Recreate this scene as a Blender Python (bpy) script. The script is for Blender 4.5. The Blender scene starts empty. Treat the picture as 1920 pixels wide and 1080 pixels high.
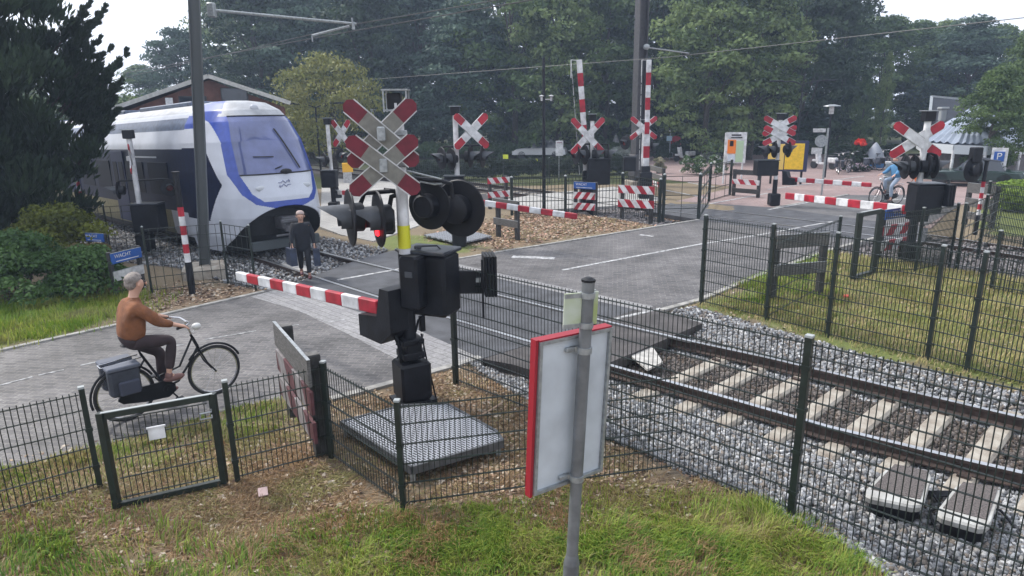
import bpy, math, random
import numpy as np
from mathutils import Vector, Matrix, Euler
from math import sin, cos, pi, radians, sqrt, atan2
# ---------------------------------------------------------------- camera, world, sun, exposure
SC = bpy.context.scene
FPX, PITCH, ROLL, CAMH = 1250.0, 0.258, 0.015, 3.6
_down = Vector((0, -sin(PITCH), -cos(PITCH))); _look = Vector((0, cos(PITCH), -sin(PITCH)))
_R = Vector((1, 0, 0))*cos(ROLL) + _down*sin(ROLL)
_D = -Vector((1, 0, 0))*sin(ROLL) + _down*cos(ROLL)
cam = bpy.data.cameras.new('camera'); co = bpy.data.objects.new('camera', cam); SC.collection.objects.link(co)
cam.sensor_width = 36; cam.lens = FPX/1920*36; cam.clip_start = 0.05; cam.clip_end = 2000
m = Matrix.Identity(4)
for i in range(3):
    m[i][0] = _R[i]; m[i][1] = -_D[i]; m[i][2] = -_look[i]
m[0][3], m[1][3], m[2][3] = 0, 0, CAMH
co.matrix_world = m; SC.camera = co

SUN_EL, SUN_AZ = radians(48), radians(150)      # azimuth of the sun, counter-clockwise from +X
W = bpy.data.worlds.new('World'); SC.world = W; W.use_nodes = True
nt = W.node_tree; nt.nodes.clear()
sky = nt.nodes.new('ShaderNodeTexSky'); sky.sky_type = 'NISHITA'; sky.sun_disc = False
sky.sun_elevation = SUN_EL; sky.sun_rotation = pi/2-SUN_AZ; sky.dust_density = 4.0; sky.air_density = 1.0; sky.ozone_density = 1.0
hs = nt.nodes.new('ShaderNodeHueSaturation'); hs.inputs['Saturation'].default_value = 0.35; hs.inputs['Value'].default_value = 1.0
mixo = nt.nodes.new('ShaderNodeMix'); mixo.data_type = 'RGBA'; mixo.inputs[0].default_value = 0.55
mixo.inputs[7].default_value = (11.2, 12.0, 13.6, 1)      # an even bright overcast deck over the sky
bg = nt.nodes.new('ShaderNodeBackground'); bg.inputs['Strength'].default_value = 0.13
out = nt.nodes.new('ShaderNodeOutputWorld')
nt.links.new(sky.outputs[0], hs.inputs['Color']); nt.links.new(hs.outputs[0], mixo.inputs[6])
nt.links.new(mixo.outputs[2], bg.inputs['Color']); nt.links.new(bg.outputs[0], out.inputs['Surface'])
sl = bpy.data.lights.new('sun', 'SUN'); sl.energy = 2.7; sl.angle = radians(9); sl.color = (1, .96, .9)
so = bpy.data.objects.new('sun', sl); SC.collection.objects.link(so)
_sd = Vector((cos(SUN_EL)*cos(SUN_AZ), cos(SUN_EL)*sin(SUN_AZ), sin(SUN_EL)))
so.rotation_euler = _sd.to_track_quat('Z', 'Y').to_euler()
SC.view_settings.view_transform = 'Standard'; SC.view_settings.look = 'None'
SC.view_settings.exposure = 0.45; SC.view_settings.gamma = 1.0; SC.view_settings.use_curve_mapping = False
SC.cycles.volume_bounces = 0; SC.cycles.volume_max_steps = 64
SC.cycles.max_bounces = 6; SC.cycles.transparent_max_bounces = 8
rng = np.random.default_rng(7); random.seed(5)

# ---------------------------------------------------------------- survey helpers: image bearings to ground positions
def ray(px, py):
    return _look + _R*((px-960)/FPX) + _D*((py-540)/FPX)
def P(px, py, z=0.0):
    d = ray(px, py); t = (CAMH-z)/(-d.z); return Vector((d.x*t, d.y*t, z))
def HT(b, px, py):
    d = ray(px, py); return CAMH + math.hypot(b[0], b[1])/math.hypot(d.x, d.y)*d.z
def AT(px, py, dist):
    d = ray(px, py); t = dist/math.hypot(d.x, d.y); return Vector((d.x*t, d.y*t, CAMH+d.z*t))

# ---------------------------------------------------------------- materials
MATS = {}
def mat(name, col, rough=.6, metal=0., nz=0., scale=8., bump=0., bscale=40., emit=0., spec=.5, col2=None, detail=6, stretch=None):
    if name in MATS: return MATS[name]
    M = bpy.data.materials.new(name); M.use_nodes = True; MATS[name] = M
    t = M.node_tree; b = t.nodes['Principled BSDF']
    b.inputs['Roughness'].default_value = rough; b.inputs['Metallic'].default_value = metal
    b.inputs['Specular IOR Level'].default_value = spec
    c = (*col, 1); b.inputs['Base Color'].default_value = c
    if nz or col2 or bump:
        tc = t.nodes.new('ShaderNodeTexCoord'); mp = t.nodes.new('ShaderNodeMapping')
        t.links.new(tc.outputs['Object'], mp.inputs[0])
        if stretch: mp.inputs['Scale'].default_value = stretch
    if nz or col2:
        n = t.nodes.new('ShaderNodeTexNoise'); n.inputs['Scale'].default_value = scale; n.inputs['Detail'].default_value = detail
        t.links.new(mp.outputs[0], n.inputs['Vector'])
        r = t.nodes.new('ShaderNodeValToRGB'); r.color_ramp.elements[0].position = .35; r.color_ramp.elements[1].position = .65
        c2 = col2 if col2 else tuple(max(0, v*(1-nz)) for v in col)
        r.color_ramp.elements[0].color = (*c2, 1); r.color_ramp.elements[1].color = (*(tuple(v*(1+nz*.5) for v in col) if not col2 else col), 1)
        t.links.new(n.outputs[0], r.inputs[0]); t.links.new(r.outputs[0], b.inputs['Base Color'])
    if bump:
        n2 = t.nodes.new('ShaderNodeTexNoise'); n2.inputs['Scale'].default_value = bscale; n2.inputs['Detail'].default_value = 4
        t.links.new(mp.outputs[0], n2.inputs['Vector'])
        bp = t.nodes.new('ShaderNodeBump'); bp.inputs['Strength'].default_value = bump; bp.inputs['Distance'].default_value = .02
        t.links.new(n2.outputs[0], bp.inputs['Height']); t.links.new(bp.outputs[0], b.inputs['Normal'])
    if emit:
        b.inputs['Emission Color'].default_value = c; b.inputs['Emission Strength'].default_value = emit
    return M
def attr_mat(name, rough=.8, trans=0., spec=.3, noise=None):
    M = bpy.data.materials.new(name); M.use_nodes = True; MATS[name] = M; t = M.node_tree; b = t.nodes['Principled BSDF']
    a = t.nodes.new('ShaderNodeAttribute'); a.attribute_name = 'col'
    b.inputs['Roughness'].default_value = rough; b.inputs['Specular IOR Level'].default_value = spec
    src = a.outputs['Color']
    if noise:
        tc = t.nodes.new('ShaderNodeTexCoord'); n = t.nodes.new('ShaderNodeTexNoise'); n.inputs['Scale'].default_value = noise[0]; n.inputs['Detail'].default_value = 8
        n.inputs['Roughness'].default_value = .7
        t.links.new(tc.outputs['Object'], n.inputs['Vector'])
        r = t.nodes.new('ShaderNodeMapRange'); r.inputs[1].default_value = .3; r.inputs[2].default_value = .7; r.inputs[3].default_value = 1-noise[1]; r.inputs[4].default_value = 1+noise[1]
        mx = t.nodes.new('ShaderNodeMix'); mx.data_type = 'RGBA'; mx.blend_type = 'MULTIPLY'; mx.inputs[0].default_value = 1
        t.links.new(n.outputs[0], r.inputs[0]); t.links.new(src, mx.inputs[6]); t.links.new(r.outputs[0], mx.inputs[7]); src = mx.outputs[2]
        bp = t.nodes.new('ShaderNodeBump'); bp.inputs['Strength'].default_value = .6; bp.inputs['Distance'].default_value = .03
        t.links.new(n.outputs[0], bp.inputs['Height']); t.links.new(bp.outputs[0], b.inputs['Normal'])
    t.links.new(src, b.inputs['Base Color'])
    if trans:
        tr = t.nodes.new('ShaderNodeBsdfTranslucent'); ms = t.nodes.new('ShaderNodeMixShader'); ms.inputs[0].default_value = trans
        t.links.new(src, tr.inputs[0]); o = t.nodes['Material Output']
        t.links.new(b.outputs[0], ms.inputs[1]); t.links.new(tr.outputs[0], ms.inputs[2]); t.links.new(ms.outputs[0], o.inputs[0])
    return M
def paver_mat(name, c1, c2, mort, bw, bh, rot, msize=.006, dirt=.35, offs=.5, rough=.75):
    M = bpy.data.materials.new(name); M.use_nodes = True; MATS[name] = M; t = M.node_tree; b = t.nodes['Principled BSDF']
    tc = t.nodes.new('ShaderNodeTexCoord'); mp = t.nodes.new('ShaderNodeMapping'); mp.inputs['Rotation'].default_value = (0, 0, rot)
    br = t.nodes.new('ShaderNodeTexBrick'); br.inputs['Scale'].default_value = 1; br.inputs['Brick Width'].default_value = bw; br.inputs['Row Height'].default_value = bh
    br.inputs['Mortar Size'].default_value = msize; br.offset = offs; br.inputs['Mortar Smooth'].default_value = .3; br.inputs['Bias'].default_value = 0
    br.inputs['Color1'].default_value = (*c1, 1); br.inputs['Color2'].default_value = (*c2, 1); br.inputs['Mortar'].default_value = (*mort, 1)
    t.links.new(tc.outputs['Object'], mp.inputs[0]); t.links.new(mp.outputs[0], br.inputs['Vector'])
    n = t.nodes.new('ShaderNodeTexNoise'); n.inputs['Scale'].default_value = .8; n.inputs['Detail'].default_value = 10; n.inputs['Roughness'].default_value = .7
    n3 = t.nodes.new('ShaderNodeTexNoise'); n3.inputs['Scale'].default_value = 22; n3.inputs['Detail'].default_value = 5; n3.inputs['Roughness'].default_value = .8
    t.links.new(tc.outputs['Object'], n.inputs['Vector']); t.links.new(tc.outputs['Object'], n3.inputs['Vector'])
    r = t.nodes.new('ShaderNodeMapRange'); r.inputs[1].default_value = .3; r.inputs[2].default_value = .7; r.inputs[3].default_value = 1-dirt; r.inputs[4].default_value = 1+dirt*.6
    r3 = t.nodes.new('ShaderNodeMapRange'); r3.inputs[1].default_value = .3; r3.inputs[2].default_value = .7; r3.inputs[3].default_value = .62; r3.inputs[4].default_value = 1.45
    t.links.new(n.outputs[0], r.inputs[0]); t.links.new(n3.outputs[0], r3.inputs[0])
    mu = t.nodes.new('ShaderNodeMath'); mu.operation = 'MULTIPLY'; t.links.new(r.outputs[0], mu.inputs[0]); t.links.new(r3.outputs[0], mu.inputs[1])
    mx = t.nodes.new('ShaderNodeMix'); mx.data_type = 'RGBA'; mx.blend_type = 'MULTIPLY'; mx.inputs[0].default_value = 1
    t.links.new(br.outputs[0], mx.inputs[6]); t.links.new(mu.outputs[0], mx.inputs[7]); t.links.new(mx.outputs[2], b.inputs['Base Color'])
    b.inputs['Roughness'].default_value = rough
    bp = t.nodes.new('ShaderNodeBump'); bp.inputs['Strength'].default_value = .5; bp.inputs['Distance'].default_value = .01
    ad = t.nodes.new('ShaderNodeMath'); ad.operation = 'SUBTRACT'; t.links.new(n3.outputs[0], ad.inputs[0]); t.links.new(br.outputs['Fac'], ad.inputs[1])
    t.links.new(ad.outputs[0], bp.inputs['Height']); t.links.new(bp.outputs[0], b.inputs['Normal'])
    return M

black = mat('black_paint', (.009, .010, .014), .5, nz=.5, scale=5, bump=.15, spec=.28)
dgreen = mat('dark_green_fence_coating', (.012, .02, .017), .4, nz=.3)
dgrey = mat('dark_grey_plastic', (.05, .055, .065), .5, nz=.3)
galv = mat('galvanised_steel', (.33, .35, .36), .45, metal=.55, nz=.25, scale=20)
polegrey = mat('grey_painted_pole', (.17, .18, .19), .45, metal=.3, nz=.3, scale=6)
white = mat('white_paint', (.62, .62, .63), .5, nz=.3, scale=5)
owhite = mat('weathered_white_paint', (.5, .5, .5), .55, nz=.3, scale=9)
red = mat('red_reflective_sheet', (.36, .012, .028), .45, nz=.35, scale=5)
dred = mat('dull_red_sheet', (.13, .005, .018), .5, nz=.25)
xback = mat('bare_back_of_sign', (.17, .165, .145), .6, nz=.2, scale=12)
blue = mat('blue_sign_sheet', (.02, .09, .34), .4, nz=.1)
yellow = mat('yellow_panel', (.8, .5, .02), .5, nz=.15)
wood = mat('grey_weathered_wood', (.11, .105, .1), .8, nz=.4, scale=12, bump=.4, stretch=(1, 1, 6))
woodd = mat('dark_timber_post', (.035, .034, .033), .8, nz=.4, scale=12, bump=.4)
concrete = mat('pale_concrete', (.37, .34, .29), .85, nz=.3, scale=5, bump=.5, bscale=60, col2=(.22, .185, .15))
rust = mat('rusty_rail_steel', (.05, .033, .027), .8, nz=.5, scale=15, bump=.3)
steel = mat('polished_rail_head', (.55, .56, .58), .3, metal=.85, nz=.15, scale=20)
asphalt = mat('asphalt', (.066, .068, .076), .8, nz=.35, scale=2.5, bump=.5, bscale=120, detail=10)
rubber = mat('rubber_crossing_panel', (.06, .053, .052), .75, nz=.45, scale=3, bump=.3)
glass = mat('dark_glass', (.02, .025, .035), .08, spec=.8)
skin = mat('skin', (.5, .29, .21), .6)
tyre = mat('rubber_tyre', (.015, .015, .016), .7)
chrome = mat('bare_metal_trim', (.5, .5, .52), .25, metal=.9)
bark = mat('bark', (.06, .05, .04), .9, nz=.5, scale=10, bump=.8)

# ---------------------------------------------------------------- mesh helpers
class MB:
    def __init__(s): s.v = []; s.f = []; s.m = []; s.mi = 0
    def add(s, vs, fs):
        o = len(s.v); s.v += [tuple(v) for v in vs]
        for f in fs: s.f.append([o+i for i in f]); s.m.append(s.mi)
        return s
    def mati(s, i): s.mi = i; return s
    def box(s, c, d, rz=0, M=None, taper=1.0):
        R = Matrix.Rotation(rz, 3, 'Z') if M is None else M; c = Vector(c); vs = []
        for z in (-1, 1):
            k = taper if z > 0 else 1
            for x, y in ((-1, -1), (1, -1), (1, 1), (-1, 1)):
                vs.append(c + R @ Vector((x*d[0]/2*k, y*d[1]/2*k, z*d[2]/2)))
        s.add(vs, [(3, 2, 1, 0), (4, 5, 6, 7), (0, 1, 5, 4), (1, 2, 6, 5), (2, 3, 7, 6), (3, 0, 4, 7)]); return s
    def bbox(s, c, d, b=.01, rz=0, M=None):     # box with chamfered edges
        R = Matrix.Rotation(rz, 3, 'Z') if M is None else M; c = Vector(c); x, y, z = d[0]/2, d[1]/2, d[2]/2; b = min(b, x*.45, y*.45, z*.45)
        def ring(xx, yy, zz, k): return [Vector(p) for p in ((-xx+k, -yy, zz), (xx-k, -yy, zz), (xx, -yy+k, zz), (xx, yy-k, zz), (xx-k, yy, zz), (-xx+k, yy, zz), (-xx, yy-k, zz), (-xx, -yy+k, zz))]
        rs = [ring(x-b, y-b, -z, b*.5), ring(x, y, -z+b, b), ring(x, y, z-b, b), ring(x-b, y-b, z, b*.5)]
        vs = [c + R @ p for r_ in rs for p in r_]; fs = [tuple(range(7, -1, -1)), tuple(range(24, 32))]
        for k in range(3):
            for i in range(8): fs.append((k*8+i, k*8+(i+1) % 8, k*8+8+(i+1) % 8, k*8+8+i))
        s.add(vs, fs); return s
    def beam(s, p0, p1, w, h, up=(0, 0, 1), b=0):
        p0, p1 = Vector(p0), Vector(p1); d = p1-p0; L = d.length; d.normalize(); u = Vector(up)
        if abs(d.dot(u)) > .99: u = Vector((1, 0, 0))
        y = u.cross(d).normalized(); z = d.cross(y); M = Matrix((d, y, z)).transposed()
        if b: return s.bbox((p0+p1)/2, (L, w, h), b, M=M)
        return s.box((p0+p1)/2, (L, w, h), M=M)
    def tube(s, p0, p1, r0, r1=None, n=10, cap=True):
        p0, p1 = Vector(p0), Vector(p1); r1 = r0 if r1 is None else r1; d = (p1-p0).normalized()
        a = d.orthogonal().normalized(); b = d.cross(a)
        vs = [p0+(a*cos(2*pi*i/n)+b*sin(2*pi*i/n))*r0 for i in range(n)]+[p1+(a*cos(2*pi*i/n)+b*sin(2*pi*i/n))*r1 for i in range(n)]
        fs = [(i, (i+1) % n, n+(i+1) % n, n+i) for i in range(n)]
        if cap: fs += [tuple(range(n-1, -1, -1)), tuple(range(n, 2*n))]
        s.add(vs, fs); return s
    def path(s, pts, r, n=8, closed=False):
        pts = [Vector(p) for p in pts]; N = len(pts); vs = []; a = None
        for i, p in enumerate(pts):
            if closed: d = pts[(i+1) % N]-pts[i-1]
            else: d = pts[min(i+1, N-1)]-pts[max(i-1, 0)]
            d.normalize()
            a = (a - d*a.dot(d)).normalized() if a is not None else d.orthogonal().normalized()
            b = d.cross(a); rr = r[i] if isinstance(r, (list, tuple)) else r
            vs += [p+(a*cos(2*pi*k/n)+b*sin(2*pi*k/n))*rr for k in range(n)]
        fs = []
        for i in range(N if closed else N-1):
            j = (i+1) % N
            for k in range(n): fs.append((i*n+k, i*n+(k+1) % n, j*n+(k+1) % n, j*n+k))
        if not closed: fs += [tuple(range(n-1, -1, -1)), tuple(range((N-1)*n, N*n))]
        s.add(vs, fs); return s
    def lathe(s, prof, c=(0, 0, 0), axis=(0, 0, 1), n=20):
        c = Vector(c); d = Vector(axis).normalized(); a = d.orthogonal().normalized(); b = d.cross(a); vs = []
        for r, h in prof: vs += [c+d*h+(a*cos(2*pi*k/n)+b*sin(2*pi*k/n))*max(r, 1e-4) for k in range(n)]
        fs = [(i*n+k, i*n+(k+1) % n, (i+1)*n+(k+1) % n, (i+1)*n+k) for i in range(len(prof)-1) for k in range(n)]
        fs += [tuple(range(n-1, -1, -1)), tuple(range((len(prof)-1)*n, len(prof)*n))]
        s.add(vs, fs); return s
    def prism(s, poly, c, ux, uy, t):      # 2d outline in plane (ux, uy) at c, thickness t both ways
        c = Vector(c); ux, uy = Vector(ux).normalized(), Vector(uy).normalized(); nn = ux.cross(uy).normalized(); n = len(poly)
        A = [c+ux*x+uy*y-nn*t/2 for x, y in poly]; B = [c+ux*x+uy*y+nn*t/2 for x, y in poly]
        s.add(A+B, [tuple(range(n-1, -1, -1)), tuple(range(n, 2*n))]+[(i, (i+1) % n, n+(i+1) % n, n+i) for i in range(n)]); return s
    def slab(s, pts, z, t=.15):
        n = len(pts); a = sum(pts[i][0]*pts[(i+1) % n][1]-pts[(i+1) % n][0]*pts[i][1] for i in range(n))
        if a < 0: pts = pts[::-1]
        s.add([(p[0], p[1], z-t) for p in pts]+[(p[0], p[1], z) for p in pts], [tuple(range(n, 2*n))]+[(i, (i+1) % n, n+(i+1) % n, n+i) for i in range(n)]); return s
    def ball(s, c, r, n=10, m=7):
        if not isinstance(r, (tuple, list)): r = (r, r, r)
        c = Vector(c); vs = []
        for j in range(m+1):
            th = pi*j/m
            for k in range(n): vs.append((c.x+r[0]*max(sin(th), 1e-3)*cos(2*pi*k/n), c.y+r[1]*max(sin(th), 1e-3)*sin(2*pi*k/n), c.z-r[2]*cos(th)))
        s.add(vs, [(j*n+k, j*n+(k+1) % n, (j+1)*n+(k+1) % n, (j+1)*n+k) for j in range(m) for k in range(n)]); return s
    def build(s, name, mats, parent=None, smooth=False, label=None):
        me = bpy.data.meshes.new(name); me.from_pydata(s.v, [], s.f)
        if not isinstance(mats, (list, tuple)): mats = [mats]
        for q in mats: me.materials.append(q)
        if len(mats) > 1: me.polygons.foreach_set('material_index', s.m)
        if smooth:
            me.polygons.foreach_set('use_smooth', [True]*len(me.polygons))
            try: me.set_sharp_from_angle(angle=radians(38))
            except Exception: pass
        me.update(); o = bpy.data.objects.new(name, me); SC.collection.objects.link(o)
        if parent: o.parent = parent
        if label: o['label'] = label
        return o
def nmesh(name, V, F, mats, col=None, parent=None, smooth=False, mi=None):
    me = bpy.data.meshes.new(name); V = np.asarray(V, np.float32); F = np.asarray(F, np.int32); k = F.shape[1]
    me.vertices.add(len(V)); me.vertices.foreach_set('co', V.ravel()); me.loops.add(F.size); me.loops.foreach_set('vertex_index', F.ravel())
    me.polygons.add(len(F)); me.polygons.foreach_set('loop_start', np.arange(0, F.size, k, dtype=np.int32))
    try: me.polygons.foreach_set('loop_total', np.full(len(F), k, np.int32))
    except Exception: pass
    if not isinstance(mats, (list, tuple)): mats = [mats]
    for q in mats: me.materials.append(q)
    if mi is not None: me.polygons.foreach_set('material_index', np.asarray(mi, np.int32))
    if smooth: me.polygons.foreach_set('use_smooth', np.ones(len(F), bool))
    me.update(calc_edges=True)
    if col is not None:
        a = me.attributes.new('col', 'FLOAT_COLOR', 'POINT'); c4 = np.ones((len(V), 4), np.float32); c4[:, :3] = col; a.data.foreach_set('color', c4.ravel())
    o = bpy.data.objects.new(name, me); SC.collection.objects.link(o)
    if parent: o.parent = parent
    return o
def tag(o, label=None, cat=None, group=None, kind=None):
    if label: o['label'] = label
    if cat: o['category'] = cat
    if group: o['group'] = group
    if kind: o['kind'] = kind
    return o
def thing(name, label, cat, loc=(0, 0, 0), rz=0, group=None):
    o = bpy.data.objects.new(name, None); SC.collection.objects.link(o); o.location = loc; o.rotation_euler = (0, 0, rz); o.empty_display_size = .2
    return tag(o, label, cat, group)
def text_mesh(name, s, size, material, parent, M, extrude=.002):
    cu = bpy.data.curves.new(name, 'FONT'); cu.body = s; cu.size = size; cu.extrude = extrude; cu.align_x = 'CENTER'; cu.align_y = 'CENTER'
    ob = bpy.data.objects.new(name+'_tmp', cu); SC.collection.objects.link(ob); bpy.context.view_layer.update()
    me = bpy.data.meshes.new_from_object(ob.evaluated_get(bpy.context.evaluated_depsgraph_get())); bpy.data.objects.remove(ob)
    me.transform(M); me.materials.clear(); me.materials.append(material); me.name = name
    o = bpy.data.objects.new(name, me); SC.collection.objects.link(o); o.parent = parent; return o
def az(v): return atan2(v[1], v[0])
def frame(c, ux, uz):        # matrix with x = ux, y = uz as text axes (text lies in the plane of ux and uz)
    ux = Vector(ux).normalized(); uz = Vector(uz).normalized(); n = ux.cross(uz); M = Matrix.Identity(4)
    for i in range(3): M[i][0] = ux[i]; M[i][1] = uz[i]; M[i][2] = n[i]; M[i][3] = c[i]
    return M
# ---------------------------------------------------------------- ground
def W2(pts, z=0.0): return [(P(x, y, z).x, P(x, y, z).y) for x, y in pts]
def inpoly(X, Y, poly):
    r = np.zeros(X.shape, bool); n = len(poly)
    for i in range(n):
        x0, y0 = poly[i]; x1, y1 = poly[(i+1) % n]
        if y0 == y1: continue
        c = ((y0 > Y) != (y1 > Y)) & (X < (x1-x0)*(Y-y0)/(y1-y0)+x0); r ^= c
    return r
def pdist(X, Y, poly, closed=True):
    d = np.full(X.shape, 1e9); n = len(poly)
    for i in range(n if closed else n-1):
        x0, y0 = poly[i]; x1, y1 = poly[(i+1) % n]; L = (x1-x0)**2+(y1-y0)**2
        t = np.clip(((X-x0)*(x1-x0)+(Y-y0)*(y1-y0))/L, 0, 1); d = np.minimum(d, np.hypot(X-x0-t*(x1-x0), Y-y0-t*(y1-y0)))
    return d
def sd(X, Y, poly):
    d = pdist(X, Y, poly); return np.where(inpoly(X, Y, poly), -d, d)
def vnoise(X, Y, s, seed=0):
    X = X/s+seed*17.3; Y = Y/s+seed*9.1; xi = np.floor(X); yi = np.floor(Y); fx = X-xi; fy = Y-yi; fx = fx*fx*(3-2*fx); fy = fy*fy*(3-2*fy)
    def h(a, b): v = np.sin(a*127.1+b*311.7+seed)*43758.5453; return v-np.floor(v)
    return (h(xi, yi)*(1-fx)+h(xi+1, yi)*fx)*(1-fy)+(h(xi, yi+1)*(1-fx)+h(xi+1, yi+1)*fx)*fy
def fbm(X, Y, s, seed=0): return vnoise(X, Y, s, seed)*.5+vnoise(X, Y, s/2.1, seed+1)*.3+vnoise(X, Y, s/4.3, seed+2)*.2

RZ = .022     # height of the rail heads
railA = [P(x, y, RZ) for x, y in ((603, 472.5), (668, 488.5), (735, 505), (850, 532), (960, 559), (1133, 601), (1300, 640), (1440, 670), (1647, 719), (1920, 783))]
railB = [P(x, y, RZ) for x, y in ((497, 488), (557, 507), (613, 526), (708, 556), (960, 630), (1133, 681), (1350, 741), (1553, 799), (1793, 857), (1920, 886))]
railD = [P(x, y, RZ) for x, y in ((1260, 384), (1380, 397.5), (1560, 418), (1729, 438), (1803, 448), (1918, 465))]
railC = [P(x, y, RZ) for x, y in ((1212, 391), (1312, 403), (1490, 424), (1660, 444), (1797, 461), (1840, 467.5), (1918, 480))]
def extend(L, a, b):
    d0 = (L[0]-L[1]).normalized(); d1 = (L[-1]-L[-2]).normalized()
    return [L[0]+d0*a]+L+[L[-1]+d1*b]
dirN = (railB[1]-railB[0]).normalized()
railA = [railA[0]-dirN*k for k in (60, 30, 12)]+railA; railB = [railB[0]-dirN*k for k in (60, 30, 12)]+railB
railA = extend(railA, 0.1, 12); railB = extend(railB, .1, 12)
railC = extend(railC, 45, 14); railD = extend(railD, 45, 14)
def sink(p):        # the line dips gently towards the station
    s = -(Vector(p)-Vector((-5.9, 17.3, 0))).dot(dirN)-1.5
    return -.028*max(0, s)
for L in (railA, railB):
    for p in L: p.z = RZ+sink(p)
midN = [(a+b)/2 for a, b in zip(railA, railB)]
midF = [(a+b)/2 for a, b in zip(railC, railD)]

bal_near = W2([(862, 668), (1010, 640), (1160, 600), (1300, 576), (1340, 588), (1450, 618), (1600, 662), (1800, 712), (2100, 790), (2300, 1160), (1700, 1110), (1590, 1030), (1510, 985), (1400, 930), (1290, 888), (1180, 838), (1060, 790), (960, 735), (905, 700)])
bal_left = W2([(735, 470), (640, 452), (585, 440), (300, 395), (80, 385), (60, 470), (330, 500), (440, 535), (520, 545), (660, 525), (720, 500), (770, 492), (772, 462)])
bal_far = [(-60, 71), (-60, 76)]
_rd = (1.0, 0)
tF = (midF[-1]-midF[0]).normalized(); nF = Vector((-tF.y, tF.x, 0))
bal_far = [tuple((p+nF*s).xy) for p, s in ((midF[0], 2.1), (midF[-1], 2.1), (midF[-1], -2.0), (midF[0], -2.0))]
road = W2([(-900, 900), (0, 655), (250, 601), (495, 545), (633, 524), (930, 472), (1100, 445), (1310, 411), (1440, 391), (1540, 374), (1585, 366), (1760, 366), (1800, 385), (1735, 425), (1640, 445), (1560, 466), (1430, 512), (1310, 561), (1240, 580), (1060, 625), (850, 686), (700, 725), (620, 745), (530, 748), (430, 768), (280, 812), (160, 845), (0, 880), (-700, 1060)])
paved = [W2(q) for q in ([(1190, 330), (1180, 293), (1500, 289), (1900, 292), (2300, 300), (2300, 350), (1980, 360), (1790, 385), (1745, 428), (1450, 390), (1268, 377), (1380, 350)],
    [(990, 395), (1205, 383), (1250, 372), (1150, 350), (1000, 365), (880, 385)], [(604, 333), (800, 345), (860, 395), (765, 430), (700, 452), (640, 440), (600, 425)])]
def hfun(X, Y):
    h = np.zeros(X.shape)+.0
    for pl, dep in ((bal_near, .15), (bal_left, .13), (bal_far, .15)):
        s = sd(X, Y, pl); h = np.minimum(h, -dep*np.clip((-s+.05)/.4, 0, 1))
    s = sd(X, Y, road); h = np.where(s < -.25, -.17, h)
    out = (h > -.01)
    h = h+np.where(out, (fbm(X, Y, 1.3, 3)-.5)*.07*np.clip(s/.8, 0, 1), 0)
    for pl in paved: h = np.where(sd(X, Y, pl) < .1, np.minimum(h, -.03), h)
    dmn = pdist(X, Y, [tuple(p.xy) for p in midN], closed=False); h = h-np.where(inpoly(X, Y, bal_near), .09*np.clip((1.5-dmn)/.2, 0, 1), 0)
    along = -((X+5.9)*dirN.x+(Y-17.3)*dirN.y)-1.5
    lat = np.abs(-(X+5.9)*dirN.y+(Y-17.3)*dirN.x)
    h = h-.028*np.clip(along, 0, 60)*np.clip((5-lat)/1.5, 0, 1)
    return h
def axis(lo, hi, st, far):
    a = list(np.arange(lo, hi+1e-6, st)); g = st
    while a[-1] < far: g *= 1.35; a.append(a[-1]+g)
    g = st
    while a[0] > -far: g *= 1.35; a.insert(0, a[0]-g)
    return np.array(a)
gx = axis(-18, 18, .16, 400); gy = axis(2.0, 36, .16, 400)
GX, GY = np.meshgrid(gx, gy); GZ = hfun(GX, GY)
z_green = [W2(q) for q in ([(430, 1090), (640, 985), (760, 960), (1000, 985), (1060, 960), (1380, 955), (1470, 1000), (1560, 1090)], [(-300, 1100), (0, 935), (160, 1000), (330, 1020), (460, 1100)], [(-200, 640), (0, 560), (230, 545), (300, 560), (240, 600), (0, 655), (-400, 760)],
    [(1300, 575), (1560, 475), (1700, 470), (1830, 490), (2000, 520), (2150, 800), (1920, 742), (1600, 662), (1400, 602)], [(0, 870), (300, 800), (520, 750), (540, 790), (200, 880), (-100, 930)], [(1820, 345), (2000, 345), (2000, 450), (1840, 440)], [(700, 440), (860, 440), (930, 465), (800, 480), (700, 470)], [(1380, 500), (1560, 470), (1560, 560), (1380, 570)])]
z_litter = [W2(q) for q in ([(930, 470), (1100, 443), (1310, 410), (1220, 395), (1000, 395), (880, 420), (800, 445)], [(640, 745), (860, 690), (1000, 740), (1180, 850), (1300, 900), (1500, 985), (1300, 960), (1000, 980), (640, 880)], [(230, 600), (495, 545), (440, 530), (340, 535), (240, 560)],
    [(-300, 1100), (-200, 940), (0, 880), (500, 790), (640, 850), (800, 950), (1300, 900), (1500, 985), (1740, 1110)])]
def colfun(X, Y):
    n1 = fbm(X, Y, .9, 5)[..., None]; n2 = fbm(X, Y, .25, 9)[..., None]
    base = np.array([.15, .115, .075])*(1-n1)+np.array([.20, .16, .105])*n1
    g = np.array([.10, .125, .03])*(1-n2)+np.array([.15, .17, .055])*n2
    l = np.array([.13, .085, .055])*(1-n2)+np.array([.24, .175, .115])*n2
    c = base+0*n1
    far = (Y > 34)[..., None]; c = np.where(far, g*.4, c)  # turf beyond the far fence darkened: its shade is put into the colour
    jit = (fbm(X, Y, .7, 12)-.5)*.9
    for pl in z_litter: w = np.clip((-sd(X, Y, pl)+jit)/.25, 0, 1)[..., None]; c = c*(1-w)+l*w
    for pl in z_green: w = np.clip((-sd(X, Y, pl)+jit)/.25, 0, 1)[..., None]; c = c*(1-w)+g*w
    for pl in (bal_near, bal_left, bal_far): w = np.clip((-sd(X, Y, pl)+.1)/.1, 0, 1)[..., None]; c = c*(1-w)+np.array([.06, .055, .055])*w
    return c
nx, ny = len(gx), len(gy); idx = np.arange(nx*ny).reshape(ny, nx)
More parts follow.
